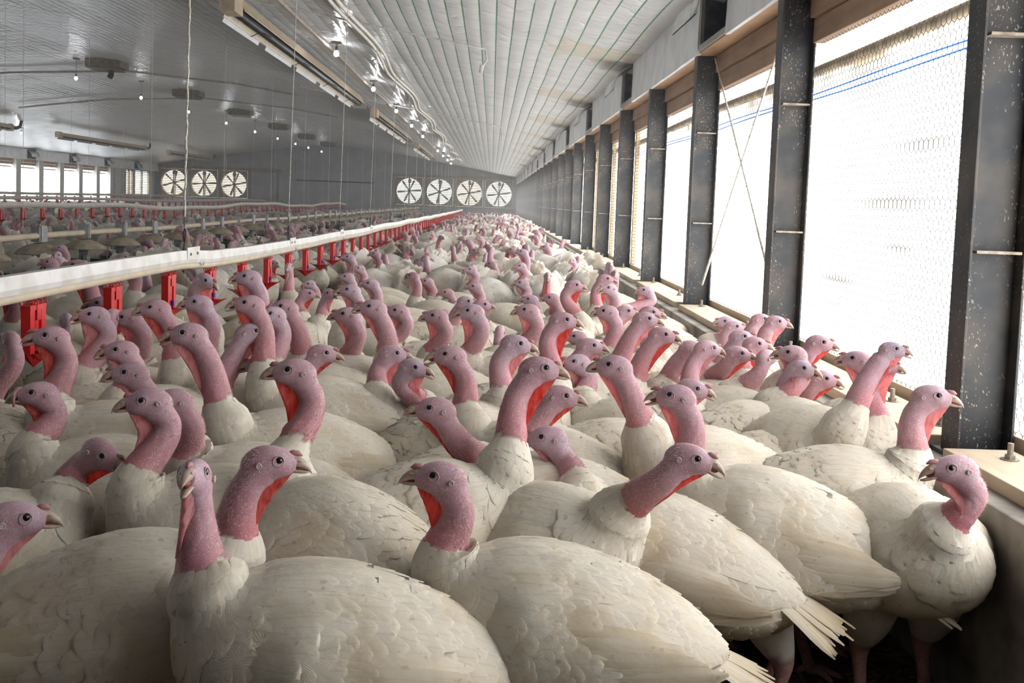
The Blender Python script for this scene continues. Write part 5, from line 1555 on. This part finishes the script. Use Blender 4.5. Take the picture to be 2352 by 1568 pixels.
BIRDS = [
 (-0.759, 1.661, 0.678, 32.6, -4, 0.0, 20, 0.05, 'n', 0.4, 1.0, "turkey cut off by the photo's left edge, head facing right, beak shut"),
 (-0.471, 1.633, 0.761, -87.9, 17, 1.25, -170, -0.02, 'n', 0.5, 1.0, 'turkey staring straight at the viewer with beak wide open, front row'),
 (-0.378, 1.84, 0.739, 14.6, -4, 0.0, 4, 0.02, 'n', 0.75, 1.0, 'front-row turkey with glowing red throat flap facing right, beak shut'),
 (-0.09, 1.864, 0.712, 182.8, 4, 0.0, 180, -0.03, 'n', 0.8, 1.0, 'foreground turkey shown in full side profile facing left, neck in an S'),
 (0.438, 2.048, 0.716, -12.1, -10, 0.5, -38, 0.12, 'n', 0.8, 1.0, 'turkey stretching its neck low and forward to the right, beak open'),
 (0.458, 2.464, 0.767, 169.5, 0, 0.6, 163, 0, 'n', 0.55, 1.0, 'turkey with open beak facing left, large pale body angled behind stretched-neck bird'),
 (1.009, 2.138, 0.69, -183.3, -6, 0.4, -92, 0.0, 'n', 0.6, 1.0, 'turkey standing at the right beside the concrete wall, chest toward viewer, head turned left'),
 (1.182, 2.596, 0.763, -24.5, -2, 0.0, -15, 0.0, 'n', 0.4, 1.0, 'turkey facing right with beak tip touching the nearest steel post'),
 (1.129, 3.093, 0.604, -25.1, -8, 0.85, 10, 0.02, 'n', 0.45, 1.0, 'turkey facing right, red mouth gaping, low in front of the nearest post'),
 (1.092, 3.421, 0.697, -29.7, -6, 0.6, 18, 0.0, 'n', 0.3, 1.0, 'tall bluish-headed turkey facing right with open beak and long caruncled neck'),
 (1.191, 3.238, 0.762, 159.8, 0, 0.5, -55, 0, 'n', 0.4, 0.98, 'turkey facing left with open beak, pale flap, in front of the wire window'),
 (1.194, 2.959, 0.785, -22.0, -3, 0.1, -50, 0, 'n', 0.5, 0.835, 'pink-necked turkey facing right just below another right-facing head near the wire'),
 (1.199, 2.916, 0.841, -22.4, -3, 0.5, -82.4, 0, 'n', 0.3, 0.762, 'topmost turkey head before the nearest wire window, open beak facing right'),
 (1.193, 3.545, 0.772, -18.6, -4, 0.3, -68.6, 0, 'n', 0.7, 0.951, 'red-throated turkey facing right, seen just right of the second steel post'),
 (1.183, 3.461, 0.657, -23.9, -6, 0.4, -63.9, 0, 'n', 0.9, 1.0, 'low-held bright red-necked turkey facing right behind the tall bluish-headed one'),
 (1.047, 3.461, 0.743, 163.2, 0, 0.4, -56.8, 0, 'n', 0.5, 1.0, "turkey facing left whose beak crosses another bird's neck near second post"),
 (1.026, 3.634, 0.703, 39.2, 0, 0.0, -35.8, 0, 'n', 0.5, 1.0, 'turkey with its head hidden behind a left-facing beak, neck bare pink'),
 (0.95, 3.728, 0.697, -14.3, -4, 0.1, -44.3, 0, 'n', 0.8, 1.0, 'turkey facing right with scarlet throat, lower of two near second post'),
 (1.068, 3.929, 0.709, -15.2, -4, 0.1, 29.8, 0, 'n', 0.9, 1.0, 'reddish turkey facing right, directly behind the scarlet-throated one'),
 (1.038, 4.038, 0.721, -14.4, 0, 0.0, 45.6, 0, 'n', 0.3, 1.0, 'bluish turkey head facing right above the reddish pair by the wall'),
 (1.19, 4.086, 0.782, -16.2, -4, 0.0, 23.8, 0, 'n', 0.6, 0.914, 'turkey facing right against the base of the second steel post'),
 (1.197, 4.339, 0.764, -9.4, -2, 0.0, 44.6, 0, 'n', 0.6, 0.895, "turkey half hidden behind the bird at the second steel post's base"),
 (1.178, 5.013, 0.673, -163.2, 0, 0.0, 36.8, 0, 'n', 0.3, 1.0, 'pale pink turkey facing left toward viewer beside the concrete ledge'),
 (1.198, 4.815, 0.672, -14.0, -2, 0.1, 46.0, 0, 'n', 0.4, 0.961, 'turkey facing right behind the pale pink bird at the concrete ledge'),
 (0.813, 3.634, 0.728, 12.4, -8, 0.5, 47.4, 0, 'n', 0.5, 1.0, 'turkey turned away to the right, wrinkled nape and open beak'),
 (0.778, 3.728, 0.711, 0.2, -12, 0.4, 28.2, 0, 'n', 0.6, 1.0, 'turkey with thick pink neck beside the one turned away, beak agape'),
 (0.647, 3.634, 0.77, -15.1, -6, 0.4, 9.9, 0, 'n', 1.0, 1.0, 'crimson-throated turkey facing right with long red neck wattles'),
 (0.63, 3.929, 0.793, -9.1, -4, 0.1, 20.9, 0, 'n', 0.6, 1.0, 'turkey facing right just behind the crimson-throated one'),
 (0.67, 3.16, 0.661, -17.0, -6, 0.5, 8.0, 0, 'n', 0.6, 1.0, 'turkey facing right with open beak directly behind the gaping left-facing bird'),
 (0.335, 2.717, 0.797, 173.0, 0, 0.1, 193.0, 0, 'n', 0.5, 1.0, 'turkey facing left with long pale pink flap and granular neck, mid flock'),
 (0.142, 2.423, 0.831, -3.4, -4, 0.05, 14.6, 0.02, 'n', 0.8, 1.0, 'tall dark-headed turkey facing right with big orange-red backlit flap, center'),
 (0.218, 2.717, 0.709, -4.6, -5, 0.0, 35.4, 0, 'n', 0.7, 1.0, 'turkey facing right just under the chin of the tall dark-headed one'),
 (0.147, 2.485, 0.648, 176.6, -4, 0.65, 151.6, 0, 'n', 0.3, 1.0, 'lavender-headed turkey facing left with beak open, front of center'),
 (-0.131, 2.423, 0.724, 183.1, 0, 0.0, 203.1, 0, 'n', 0.8, 1.0, 'dark-faced turkey facing left above the full-profile foreground bird'),
 (-0.119, 2.967, 0.773, 182.3, -2, 0.75, 172.3, 0.0, 'n', 0.8, 1.0, 'dark-headed turkey facing left, beak agape, long orange flap'),
 (-0.222, 3.231, 0.688, -16.1, -6, 0.5, -26.1, 0, 'n', 0.3, 1.0, 'pale turkey facing right toward viewer, beak ajar, left of the orange-flapped bird'),
 (-0.306, 3.421, 0.702, 5.1, -4, 0.0, 25.1, 0, 'n', 0.4, 1.0, 'turkey facing right with head just above the pale ajar-beaked bird'),
 (0.105, 3.16, 0.786, -5.9, -8, 0.6, 33.1, 0, 'n', 0.3, 1.0, 'bright pink turkey facing right with open beak above the center'),
 (-0.537, 3.381, 0.702, 4.0, -6, 0.6, 19.0, 0, 'n', 0.8, 1.0, 'dark turkey facing right with open beak beside the tallest left-facing head'),
 (-0.451, 2.308, 0.825, 191.1, 0, 0.05, 139.1, 0.0, 'n', 0.85, 1.0, 'tallest left-facing turkey with red neck and ruffled collar over a broad white back'),
 (-0.752, 3.304, 0.67, 192.8, -4, 0.3, 202.8, 0, 'n', 0.5, 1.0, 'turkey facing left whose head is partly behind the tallest red-necked bird'),
 (-0.757, 3.304, 0.777, 12.9, -2, 0.0, 27.9, 0, 'n', 0.3, 1.0, 'grey-headed turkey facing right with a shut pointed beak, left of center'),
 (-0.791, 3.304, 0.868, 193.5, 0, 0.5, 193.5, 0, 'n', 0.9, 1.0, 'broad red-necked turkey facing left behind the grey-headed one'),
 (-0.784, 3.634, 0.796, -147.8, 0, 0.0, 202.2, 0, 'n', 0.3, 1.0, 'blue-eyed turkey half behind the broad red neck, facing left'),
 (-0.76, 3.728, 0.814, 191.5, 0, 0.0, 196.5, 0, 'n', 0.7, 1.0, 'turkey facing left, just right of the blue-eyed one, long red neck'),
 (-0.806, 2.692, 0.849, 196.7, -3, 0.6, 211.7, 0, 'n', 0.6, 1.0, 'turkey facing left with open beak and pale folded neck, left mid flock'),
 (-1.121, 3.381, 0.834, 198.3, -5, 0.0, 213.3, 0, 'n', 0.8, 1.0, 'dark red turkey facing left under the drinker pipe between red drinkers'),
 (-1.049, 3.634, 0.829, 196.1, 0, 0.5, 196.1, 0, 'n', 0.3, 1.0, 'lavender turkey facing left, beak ajar, below the drinker pipe joint'),
 (-1.237, 2.85, 0.806, 203.5, 0, 0.45, 203.5, 0, 'n', 0.7, 1.0, 'dark turkey facing left with beak open at the nearest red drinker'),
 (-1.105, 3.029, 0.745, 200.0, -3, 0.4, 205.0, 0, 'n', 0.5, 1.0, 'turkey facing left, beak ajar, the upper of two stacked left-facing heads'),
 (-0.977, 2.743, 0.729, 199.6, -3, 0.1, 209.6, 0, 'n', 0.5, 1.0, 'turkey facing left, beak nearly shut, the lower of two stacked left-facing heads'),
 (-0.758, 2.237, 0.759, 198.7, -3, 0.0, 206.7, 0, 'n', 0.6, 1.0, 'large turkey facing left, white neck base, before a twin head, left side'),
 (-0.763, 2.423, 0.723, 197.5, -3, 0.0, 187.5, 0, 'n', 0.7, 1.0, 'turkey whose face is overlapped by the large left-facing twin head'),
 (-1.16, 2.596, 0.696, 204.1, -3, 0.15, 204.1, 0, 'n', 0.7, 1.0, 'turkey facing left near the left edge with a long white feathered neck'),
 (-0.835, 2.237, 0.638, -21.5, -24, 0.0, 25.5, 0.0, 'n', 0.9, 1.0, 'turkey with bowed dark head turned toward viewer and raw red neck'),
 (-1.322, 3.381, 0.804, 201.4, -3, 0.6, 211.4, 0, 'n', 0.3, 1.0, 'blue-faced turkey facing left with open beak behind the nearest drinker'),
 (-1.336, 3.634, 0.771, 88.2, 0, 0.0, 110.2, 0, 'n', 0.7, 1.0, 'turkey seen from behind with a pebbly red nape, next to the blue-faced bird'),
 (-1.298, 3.634, 0.768, 184.6, -10, 0.0, 169.6, 0, 'n', 0.5, 1.0, 'turkey with bent pink neck just right of the pebbly red nape'),
 (-1.55, 4.038, 0.768, 201.0, -3, 0.0, 201.0, 0, 'n', 0.5, 1.0, 'turkey facing left right below the second red drinker'),
 (-1.442, 3.061, 0.761, 137.2, -4, 0.0, 125.2, 0, 'n', 0.6, 1.0, 'turkey at the left edge seen from behind, bare bent neck'),
 (-1.943, 4.69, 0.621, 117.5, 0, 0.0, 117.5, 0, 'n', 0.3, 1.0, 'small grey-pink nape of a turkey facing away, right of the nearest drinker'),
 (-0.545, 3.826, 0.783, 188.1, -3, 0.0, 198.1, 0, 'n', 0.4, 1.0, 'turkey facing left with smooth pink face, left of a thick-necked bird'),
 (-0.425, 3.634, 0.834, 186.7, 0, 0.3, 191.7, 0, 'n', 0.4, 1.0, 'thick-necked turkey facing left with beak ajar below the drinkers'),
 (-0.403, 4.405, 0.74, 185.2, -3, 0.3, 195.2, 0, 'n', 0.4, 1.0, 'slim turkey facing left standing alone right of the thick-necked bird'),
 (-0.224, 4.154, 0.751, 183.1, -3, 0.0, 188.1, 0, 'n', 0.5, 1.0, 'pink turkey facing left with an angular flap, center of the flock'),
 (-0.075, 3.929, 0.8, 181.1, -3, 0.4, 191.1, 0, 'n', 0.3, 1.0, 'violet-faced turkey facing left, beak ajar, center right of the angular-flapped one'),
 (0.158, 4.276, 0.775, 177.9, -3, 0.0, 177.9, 0, 'n', 0.6, 1.0, 'tan-pink turkey facing left with a small orange flap, right of center'),
 (0.279, 3.546, 0.822, -8.5, -6, 0.5, 25.5, 0, 'n', 0.8, 1.0, 'turkey facing right, beak ajar, slanting red flap, right of center'),
 (0.51, 4.405, 0.768, 173.4, -3, 0.3, 193.4, 0, 'n', 0.4, 1.0, 'turkey facing left with paired bare necks, near the concrete wall'),
 (0.396, 3.728, 0.708, -6.1, -4, 0.0, 33.9, 0, 'n', 0.4, 1.0, 'brown-pink turkey facing right behind the center-right heads'),
 (0.31, 3.546, 0.674, -175.0, -3, 0.1, 155.0, 0, 'n', 0.3, 1.0, 'grey-crowned turkey facing left between two larger heads, center right'),
 (0.468, 5.384, 0.8, -5.0, -5, 0.3, 35.0, 0, 'n', 0.8, 1.0, "turkey facing right with red throat, standing tall behind the flock's middle"),
 (0.683, 5.815, 0.808, -6.7, -3, 0.0, 23.3, 0, 'n', 0.9, 1.0, 'turkey with a bright red neck facing right before the concrete ledge'),
 (0.773, 6.186, 0.812, -97.1, 0, 0.0, -87.1, 0, 'n', 0.9, 1.0, 'turkey facing the viewer with a scarlet neck at the concrete ledge'),
 (-0.943, 3.929, 0.903, 193.5, -2, 0.3, 203.5, 0, 'n', 0.2, 1.0, 'pale lilac turkey facing left just under the drinker pipe'),
 (-1.217, 4.405, 0.845, -22.6, -20, 0.0, 35.4, 0, 'n', 0.3, 1.0, 'blue-headed turkey bowing its long beak toward a red drinker'),
 (-1.026, 5.815, 0.665, 6.0, -4, 0.0, 30.0, 0, 'n', 0.7, 1.0, 'dark turkey facing right below the row of red drinkers'),
 (-0.653, 4.69, 0.797, 187.9, -2, 0.5, 192.9, 0, 'n', 0.3, 1.0, 'violet turkey facing left with open beak under the receding drinkers'),
 (-0.691, 5.815, 0.735, 186.8, -2, 0.0, 196.8, 0, 'n', 0.3, 1.0, 'turkey facing left in front of the puffed white bird'),
 (-0.958, 6.762, 0.694, 188.1, -2, 0.0, 188.1, 0, 'n', 0.3, 1.0, 'pink turkey head above the violet open-beaked one'),
 (-1.131, 8.076, 0.749, 188.0, 0, 0.0, 168.0, -0.04, 's', 0.3, 1.0, 'puffed-up strutting turkey beside the near drinker line, facing left'),
 (-0.671, 10.769, 0.691, -96.4, -6, 0.0, -91.4, -0.04, 's', 0.6, 1.0, 'puffed white turkey facing the viewer on bare litter, middle distance'),
 (0.402, 6.923, 0.733, -91.3, -6, 0.0, -93.3, -0.04, 's', 0.7, 1.0, 'puffed white turkey facing the viewer with a thin red neck, right middle'),
 (0.023, 9.379, 0.789, 69.9, 0, 0.0, 59.9, -0.04, 's', 0.6, 1.0, 'strutting turkey with raised cream tail fan, seen from behind, middle distance'),
 (0.272, 8.811, 0.805, 178.2, 0, 0.1, 148.2, 0, 'n', 0.2, 1.0, 'pale violet long-necked turkey facing left behind the raised cream fan'),
 (0.242, 6.057, 0.653, 177.7, -2, 0.3, 177.7, 0, 'n', 0.3, 1.0, 'pink turkey facing left with white throat glow, behind right of center'),
 (0.37, 6.057, 0.666, 176.5, -2, 0.2, 186.5, 0, 'n', 0.5, 1.0, 'turkey facing left close behind the slanting-flapped bird'),
 (0.216, 6.923, 0.681, 178.2, -2, 0.3, 183.2, 0, 'n', 0.3, 1.0, 'lilac turkey facing left with beak ajar, upright, behind right of center'),
 (-0.456, 7.269, 0.643, 183.6, -2, 0.2, 193.6, 0, 'n', 0.9, 1.0, 'rosy red turkey facing left, upright, behind the central heads'),
 (-0.295, 6.923, 0.598, 182.4, -2, 0.1, 187.4, 0, 'n', 0.8, 1.0, 'crimson-faced turkey facing left among small heads behind the center'),
 (-0.101, 6.608, 0.672, 180.9, -2, 0.0, 175.9, 0, 'n', 0.5, 1.0, 'round-headed turkey facing left behind the violet-faced one'),
 (-0.105, 5.384, 0.694, -6.9, -5, 0.7, 31.1, 0, 'n', 0.2, 1.0, 'grey-capped turkey facing right with open beak and brown bill'),
 (-0.018, 5.192, 0.699, 0.2, -4, 0.1, 30.2, 0, 'n', 0.6, 1.0, 'turkey facing right close behind the grey-capped one'),
 (-2.734, 6.321, 0.756, 203.4, -2, 0.0, 203.4, 0, 'n', 0.8, 1.0, 'pink turkey facing left in front of a tan domed feeder'),
 (-1.797, 4.405, 0.887, 202.2, -2, 0.5, 207.2, 0, 'n', 0.9, 1.0, 'rosy turkey facing left with open beak just above the drinker rail'),
 (-2.885, 8.076, 0.687, 15.7, -4, 0.0, 29.7, 0, 'n', 0.9, 1.0, 'reddish turkey facing right in front of a green feeder pan'),
 (-2.978, 8.551, 0.585, 199.2, -2, 0.3, 199.2, 0, 'n', 0.6, 1.0, 'small pink turkey head peeping above the drinker rail, facing left'),
 (-2.686, 8.076, 0.673, -91.6, -8, 0.0, 218.4, 0, 'n', 0.3, 1.0, 'lilac turkey facing the viewer above the drinker rail'),
 (-2.612, 8.551, 0.704, 15.0, -4, 0.0, 37.0, 0, 'n', 0.8, 1.0, "dark pink turkey facing right beside the hanging rope's hook"),
 (-3.597, 10.769, 0.67, -73.5, -6, 0.0, -76.5, -0.04, 's', 0.8, 1.0, 'puffed white turkey facing the viewer among domed feeders'),
 (-2.886, 10.026, 0.724, 96.1, 0, 0.0, 86.1, -0.04, 's', 0.6, 1.0, 'strutting turkey with spread cream tail fan behind the rope hook'),
 (-2.159, 8.551, 0.793, 74.2, 0, 0.0, 64.2, -0.04, 's', 0.6, 1.0, 'strutting turkey with a frayed tan tail fan just above the drinker rail'),
 (-2.255, 10.026, 0.781, -82.3, -6, 0.0, -82.3, -0.04, 's', 0.8, 1.0, 'puffed turkey facing the viewer beside green feeder pans, left of the rail joint'),
 (-2.168, 4.543, 0.769, 205.5, -2, 0.0, 205.5, 0, 'n', 0.9, 1.0, 'dark red turkey at the left edge behind the drinker rail'),
 (0.676, 4.846, 0.726, -7.9, -3, 0.0, 52.1, 0, 'n', 0.4, 1.0, 'small turkey facing right beside the bird behind the crimson-throated one'),
 (0.724, 4.405, 0.769, -9.3, -3, 0.1, 50.7, 0, 'n', 0.5, 1.0, 'turkey facing right at the back of the crimson-throated pair'),
 (0.978, 6.321, 0.709, 171.2, -3, 0.0, 141.2, 0, 'n', 0.3, 1.0, 'pale turkey head resting near the window ledge, facing left'),
 (0.409, 4.69, 0.615, 175.0, -3, 0.2, 165.0, 0, 'n', 0.5, 1.0, 'small turkey facing left between the slanting-flapped and brown-pink birds'),
 (0.065, 4.846, 0.611, 79.2, 0, 0.0, 79.2, 0, 'n', 0.5, 1.0, 'turkey seen from behind with a yellowish nape, center'),
]
# ------------------------------------------------------------------ place the flock
GROUP = 'white turkeys of the flock'
def wrap(a): return (a + math.pi) % (2 * math.pi) - math.pi
bodies = []     # x, y, yaw, movable amount
named = []
for (ex, ey_, ez, hy, hp_, mo, by, reach, st, red, hs, lab) in BIRDS:
    by = math.radians(by); hy = math.radians(hy)
    off = 0.196 + reach + 0.042
    hx, hyy = ex - 0.011 * math.cos(hy), ey_ - 0.011 * math.sin(hy)
    named.append([hx, hyy, ez - 0.009, hy, math.radians(hp_), mo, by, st, red, hs, lab])
    bodies.append([hx - off * math.cos(by), hyy - off * math.sin(by), by])
nb0 = len(bodies)
def circles(b, r=0.0):
    c, s = math.cos(b[2]), math.sin(b[2])
    return [(b[0] + 0.10 * c, b[1] + 0.10 * s), (b[0] - 0.13 * c, b[1] - 0.13 * s)]
orig = [tuple(b) for b in bodies]
NFIX = 10
for it in range(80):
    for i in range(nb0):
        for j in range(i + 1, nb0):
            if abs(bodies[i][0] - bodies[j][0]) > .7 or abs(bodies[i][1] - bodies[j][1]) > .7: continue
            fx = fy = 0.0
            for (ax_, ay_) in circles(bodies[i]):
                for (bx_, by_) in circles(bodies[j]):
                    dx, dy = ax_ - bx_, ay_ - by_; d = math.hypot(dx, dy) + 1e-6
                    if d < 0.315:
                        k = (0.315 - d) / d * 0.12; fx += dx * k; fy += dy * k
            wi, wj = (0.0 if i < NFIX else 1), (0.0 if j < NFIX else 1)
            bodies[i][0] += fx * wi; bodies[i][1] += fy * wi; bodies[j][0] -= fx * wj; bodies[j][1] -= fy * wj
    for i, b in enumerate(bodies):
        lim = 0.08
        dx, dy = b[0] - orig[i][0], b[1] - orig[i][1]; d = math.hypot(dx, dy)
        if d > lim: b[0] = orig[i][0] + dx * lim / d; b[1] = orig[i][1] + dy * lim / d
        b[0] = min(b[0], 1.20 - 0.25 * max(abs(math.cos(b[2])), 0.68))
for i, (nb_, b) in enumerate(zip(named, bodies)):
    hx, hyy, hz, hy, hpch, mo, by, st, red, hs, lab = nb_
    c, s = math.cos(b[2]), math.sin(b[2])
    dx, dy = hx - b[0], hyy - b[1]
    lx, ly = c * dx + s * dy, -s * dx + c * dy
    sc = 1.0
    dens = 1.0 if b[1] < 3.0 else (0.62 if b[1] < 4.3 else 0.4)
    o = turkey('turkey', (lx, ly, hz), wrap(hy - b[2]), hpch, mo, 100 + i, red, st == 's', dens, 0.0, True, math.radians(rnd.uniform(-3, 4)), hs)
    o.location = (b[0], b[1], 0); o.rotation_euler = (0, 0, b[2])
    tag(o, lab, 'turkey', GROUP)

# prototypes for the rest of the flock
def protos(parts, dens, seed):
    L = []
    r = random.Random(seed)
    specs = [(0.225, 0.0, 0.74, 0.0, -3, 0.0, False), (0.240, 0.02, 0.76, 0.5, -4, 0.3, False), (0.22, -0.03, 0.70, -0.7, -6, 0.0, False),
             (0.26, 0.0, 0.66, 0.2, -12, 0.5, False), (0.215, 0.02, 0.78, 1.2, 0, 0.0, False), (0.24, -0.02, 0.72, -1.3, 0, 0.2, False),
             (0.23, 0.03, 0.73, 2.0, 0, 0.0, False), (0.20, 0.0, 0.70, 0.1, -6, 0.0, True), (0.205, 0.02, 0.72, -0.5, -6, 0.0, True), (0.27, 0.0, 0.58, 0.0, -35, 0.0, False)]
    for k, (x, y, z, hy, hp_, mo, st) in enumerate(specs):
        L.append((turkey('turkey', (x, y, z), hy, math.radians(hp_), mo, seed * 50 + k, r.uniform(.3, .9), st, dens, 0.0, parts), st))
    return L
mid = protos(True, 0.4, 7)
far = protos(False, 0.2, 9)
used = {}
pts = [(b[0], b[1]) for b in bodies]
r = random.Random(21)
zones = [
 # x0, x1, y0, y1, label, density radius
 (-1.10, 0.93, 4.2, 9.0, 'white turkey in the packed middle flock between drinker line and window wall', .43),
 (-1.10, 0.93, 9.0, 17.0, 'white turkey in the crowded distance between red drinkers and window wall', .46),
 (-1.10, 0.93, 17.0, 30.0, 'tiny far white turkey near the end of the strip along the window wall', .62),
 (-3.35, -1.75, 5.5, 17.0, 'white turkey between the nearest drinker line and the domed feeders', .42),
 (-7.05, -4.05, 9.2, 20.0, 'white turkey behind the domed feeders, before the second drinker line', .60),
 (-11.2, -7.75, 17.0, 28.0, 'distant white turkey beyond the second drinker line', .95),
]
def visible(x, y):
    return x > -0.50 * y - 0.4 and x < 0.53 * y + 0.3
count = 0
grid = {}
def near_ok(x, y, d):
    for (px, py) in pts:
        if abs(px - x) < d and abs(py - y) < d and math.hypot(px - x, py - y) < d: return False
    return True
LIMIT = 300 - nb0
cand = []
for zi, (x0, x1, y0, y1, lab, rad) in enumerate(zones):
    tries = int((x1 - x0) * (y1 - y0) / (rad * rad) * 14)
    for t in range(tries):
        x, y = r.uniform(x0, x1), r.uniform(y0, y1)
        if not visible(x, y) or not near_ok(x, y, rad): continue
        pts.append((x, y)); cand.append((y, x, zi))
cand.sort()
for (y, x, zi) in cand[:LIMIT]:
    lst = mid if y < 11 else far
    k = r.choice((0, 1, 2, 3, 5, 7, 8, 7, 8, 9) if x < -1.2 or y > 7 else (0, 1, 2, 3, 4, 5, 6, 3, 9))
    src, st = lst[k]
    key = (id(lst), k)
    if key not in used: used[key] = 1; o = src
    else: o = copy_tree(src)
    o.location = (x, y, 0)
    yaw = r.choice((math.pi, math.pi, 0.0, r.uniform(-3.1, 3.1))) + r.uniform(-.6, .6)
    if st: yaw = r.uniform(-3.1, 3.1)
    o.rotation_euler = (0, 0, yaw)
    s = r.uniform(.93, 1.05); o.scale = (s, s, s * r.uniform(.97, 1.04))
    tag(o, zones[zi][4], 'turkey', 'turkeys: ' + zones[zi][4].replace('white turkey ', ''))
for lst in (mid, far):
    for k, (src, st) in enumerate(lst):
        if (id(lst), k) not in used:
            for ch in list(src.children): bpy.data.objects.remove(ch)
            bpy.data.objects.remove(src)
# remaining birds far down the barn, beyond counting, as one object
def crowd():
    proto = [turkey('turkey', h, hy, -.08, 0, 900 + k, .6, st, 0.1, 0.0, False) for k, (h, hy, st) in enumerate((((.22, 0, .73), 0.3, False), ((.24, .02, .70), -1.0, False), ((.2, 0, .70), 0, True)))]
    data = []
    for o in proto:
        me = o.data; v = np.array([q.co[:] for q in me.vertices]); c = np.zeros(len(v)*4, np.float32); me.color_attributes['col'].data.foreach_get('color', c)
        data.append((v, [tuple(p.vertices) for p in me.polygons], c.reshape(-1, 4)[:, :3], [p.material_index for p in me.polygons]))
    mats = [m for m in proto[0].data.materials]
    for o in proto: bpy.data.objects.remove(o)
    lim_y = sorted(cand)[:LIMIT]
    taken = set((x, y) for (y, x, zi) in lim_y)
    spots = [(x, y) for (y, x, zi) in sorted(cand)[LIMIT:]]
    for (x0, x1, y0, y1, rad) in ((-1.1, 0.92, 30, 50, .85), (-3.3, -1.8, 17, 45, .9), (-7.0, -4.1, 20, 48, 1.3), (-11.1, -7.8, 28, 50, 1.7), (-15.5, -11.9, 25, 50, 1.7), (-17.8, -16.4, 34, 50, 1.6)):
        for t in range(int((x1-x0)*(y1-y0)/(rad*rad)*8)):
            x, y = r.uniform(x0, x1), r.uniform(y0, y1)
            if visible(x, y) and near_ok(x, y, rad): pts.append((x, y)); spots.append((x, y))
    V, F, CO, MI = [], [], [], []; n = 0
    for (x, y) in spots:
        v, f, c, mi = data[r.choice((0, 1, 2, 2))]
        a = r.uniform(-3.14, 3.14)
        V.append(v @ rotz(a).T + np.array([x, y, 0])); F.append(np.array([q + (q[-1],) * (0) for q in []], dtype=int)) if False else None
        F += [tuple(int(i) + n for i in q) for q in f]; MI += mi; CO.append(c); n += len(v)
    if not spots: return
    me = bpy.data.meshes.new('turkey_crowd'); me.from_pydata(np.concatenate(V).tolist(), [], F)
    for m in mats: me.materials.append(m)
    me.polygons.foreach_set('material_index', MI); me.polygons.foreach_set('use_smooth', [True] * len(F))
    at = me.color_attributes.new('col', 'FLOAT_COLOR', 'POINT')
    CO = np.concatenate(CO); at.data.foreach_set('color', np.concatenate([CO, np.ones((len(CO), 1))], 1).astype(np.float32).ravel())
    o = bpy.data.objects.new('turkey_crowd', me); COL.objects.link(o)
    tag(o, 'dense far crowd of white turkeys filling the back of the barn', 'turkeys', None, 'stuff')
    print('crowd birds', len(spots), 'faces', len(F))
crowd()
print('individual turkeys', nb0 + min(len(cand), LIMIT), 'candidates', len(cand))
# ------------------------------------------------------------------ dusty air in the barn
m, nt, N, L = new_mat('dusty_air')
vs = nd(nt, 'ShaderNodeVolumeScatter')
vs.inputs['Color'].default_value = (0.97, 0.96, 0.95, 1)
vs.inputs['Density'].default_value = 0.0055
vs.inputs['Anisotropy'].default_value = 0.35
o_ = nt.nodes.new('ShaderNodeOutputMaterial'); L.new(vs.outputs[0], o_.inputs['Volume'])
M['air'] = m
mb = MB(); mb.box((XL - 0.1, 3.5, 0.02), (XR - 0.02, YE - 0.1, 4.05))
hz = mb.build('dust_haze', 'air'); tag(hz, 'thin dusty haze hanging in the barn air', 'haze', None, 'stuff')
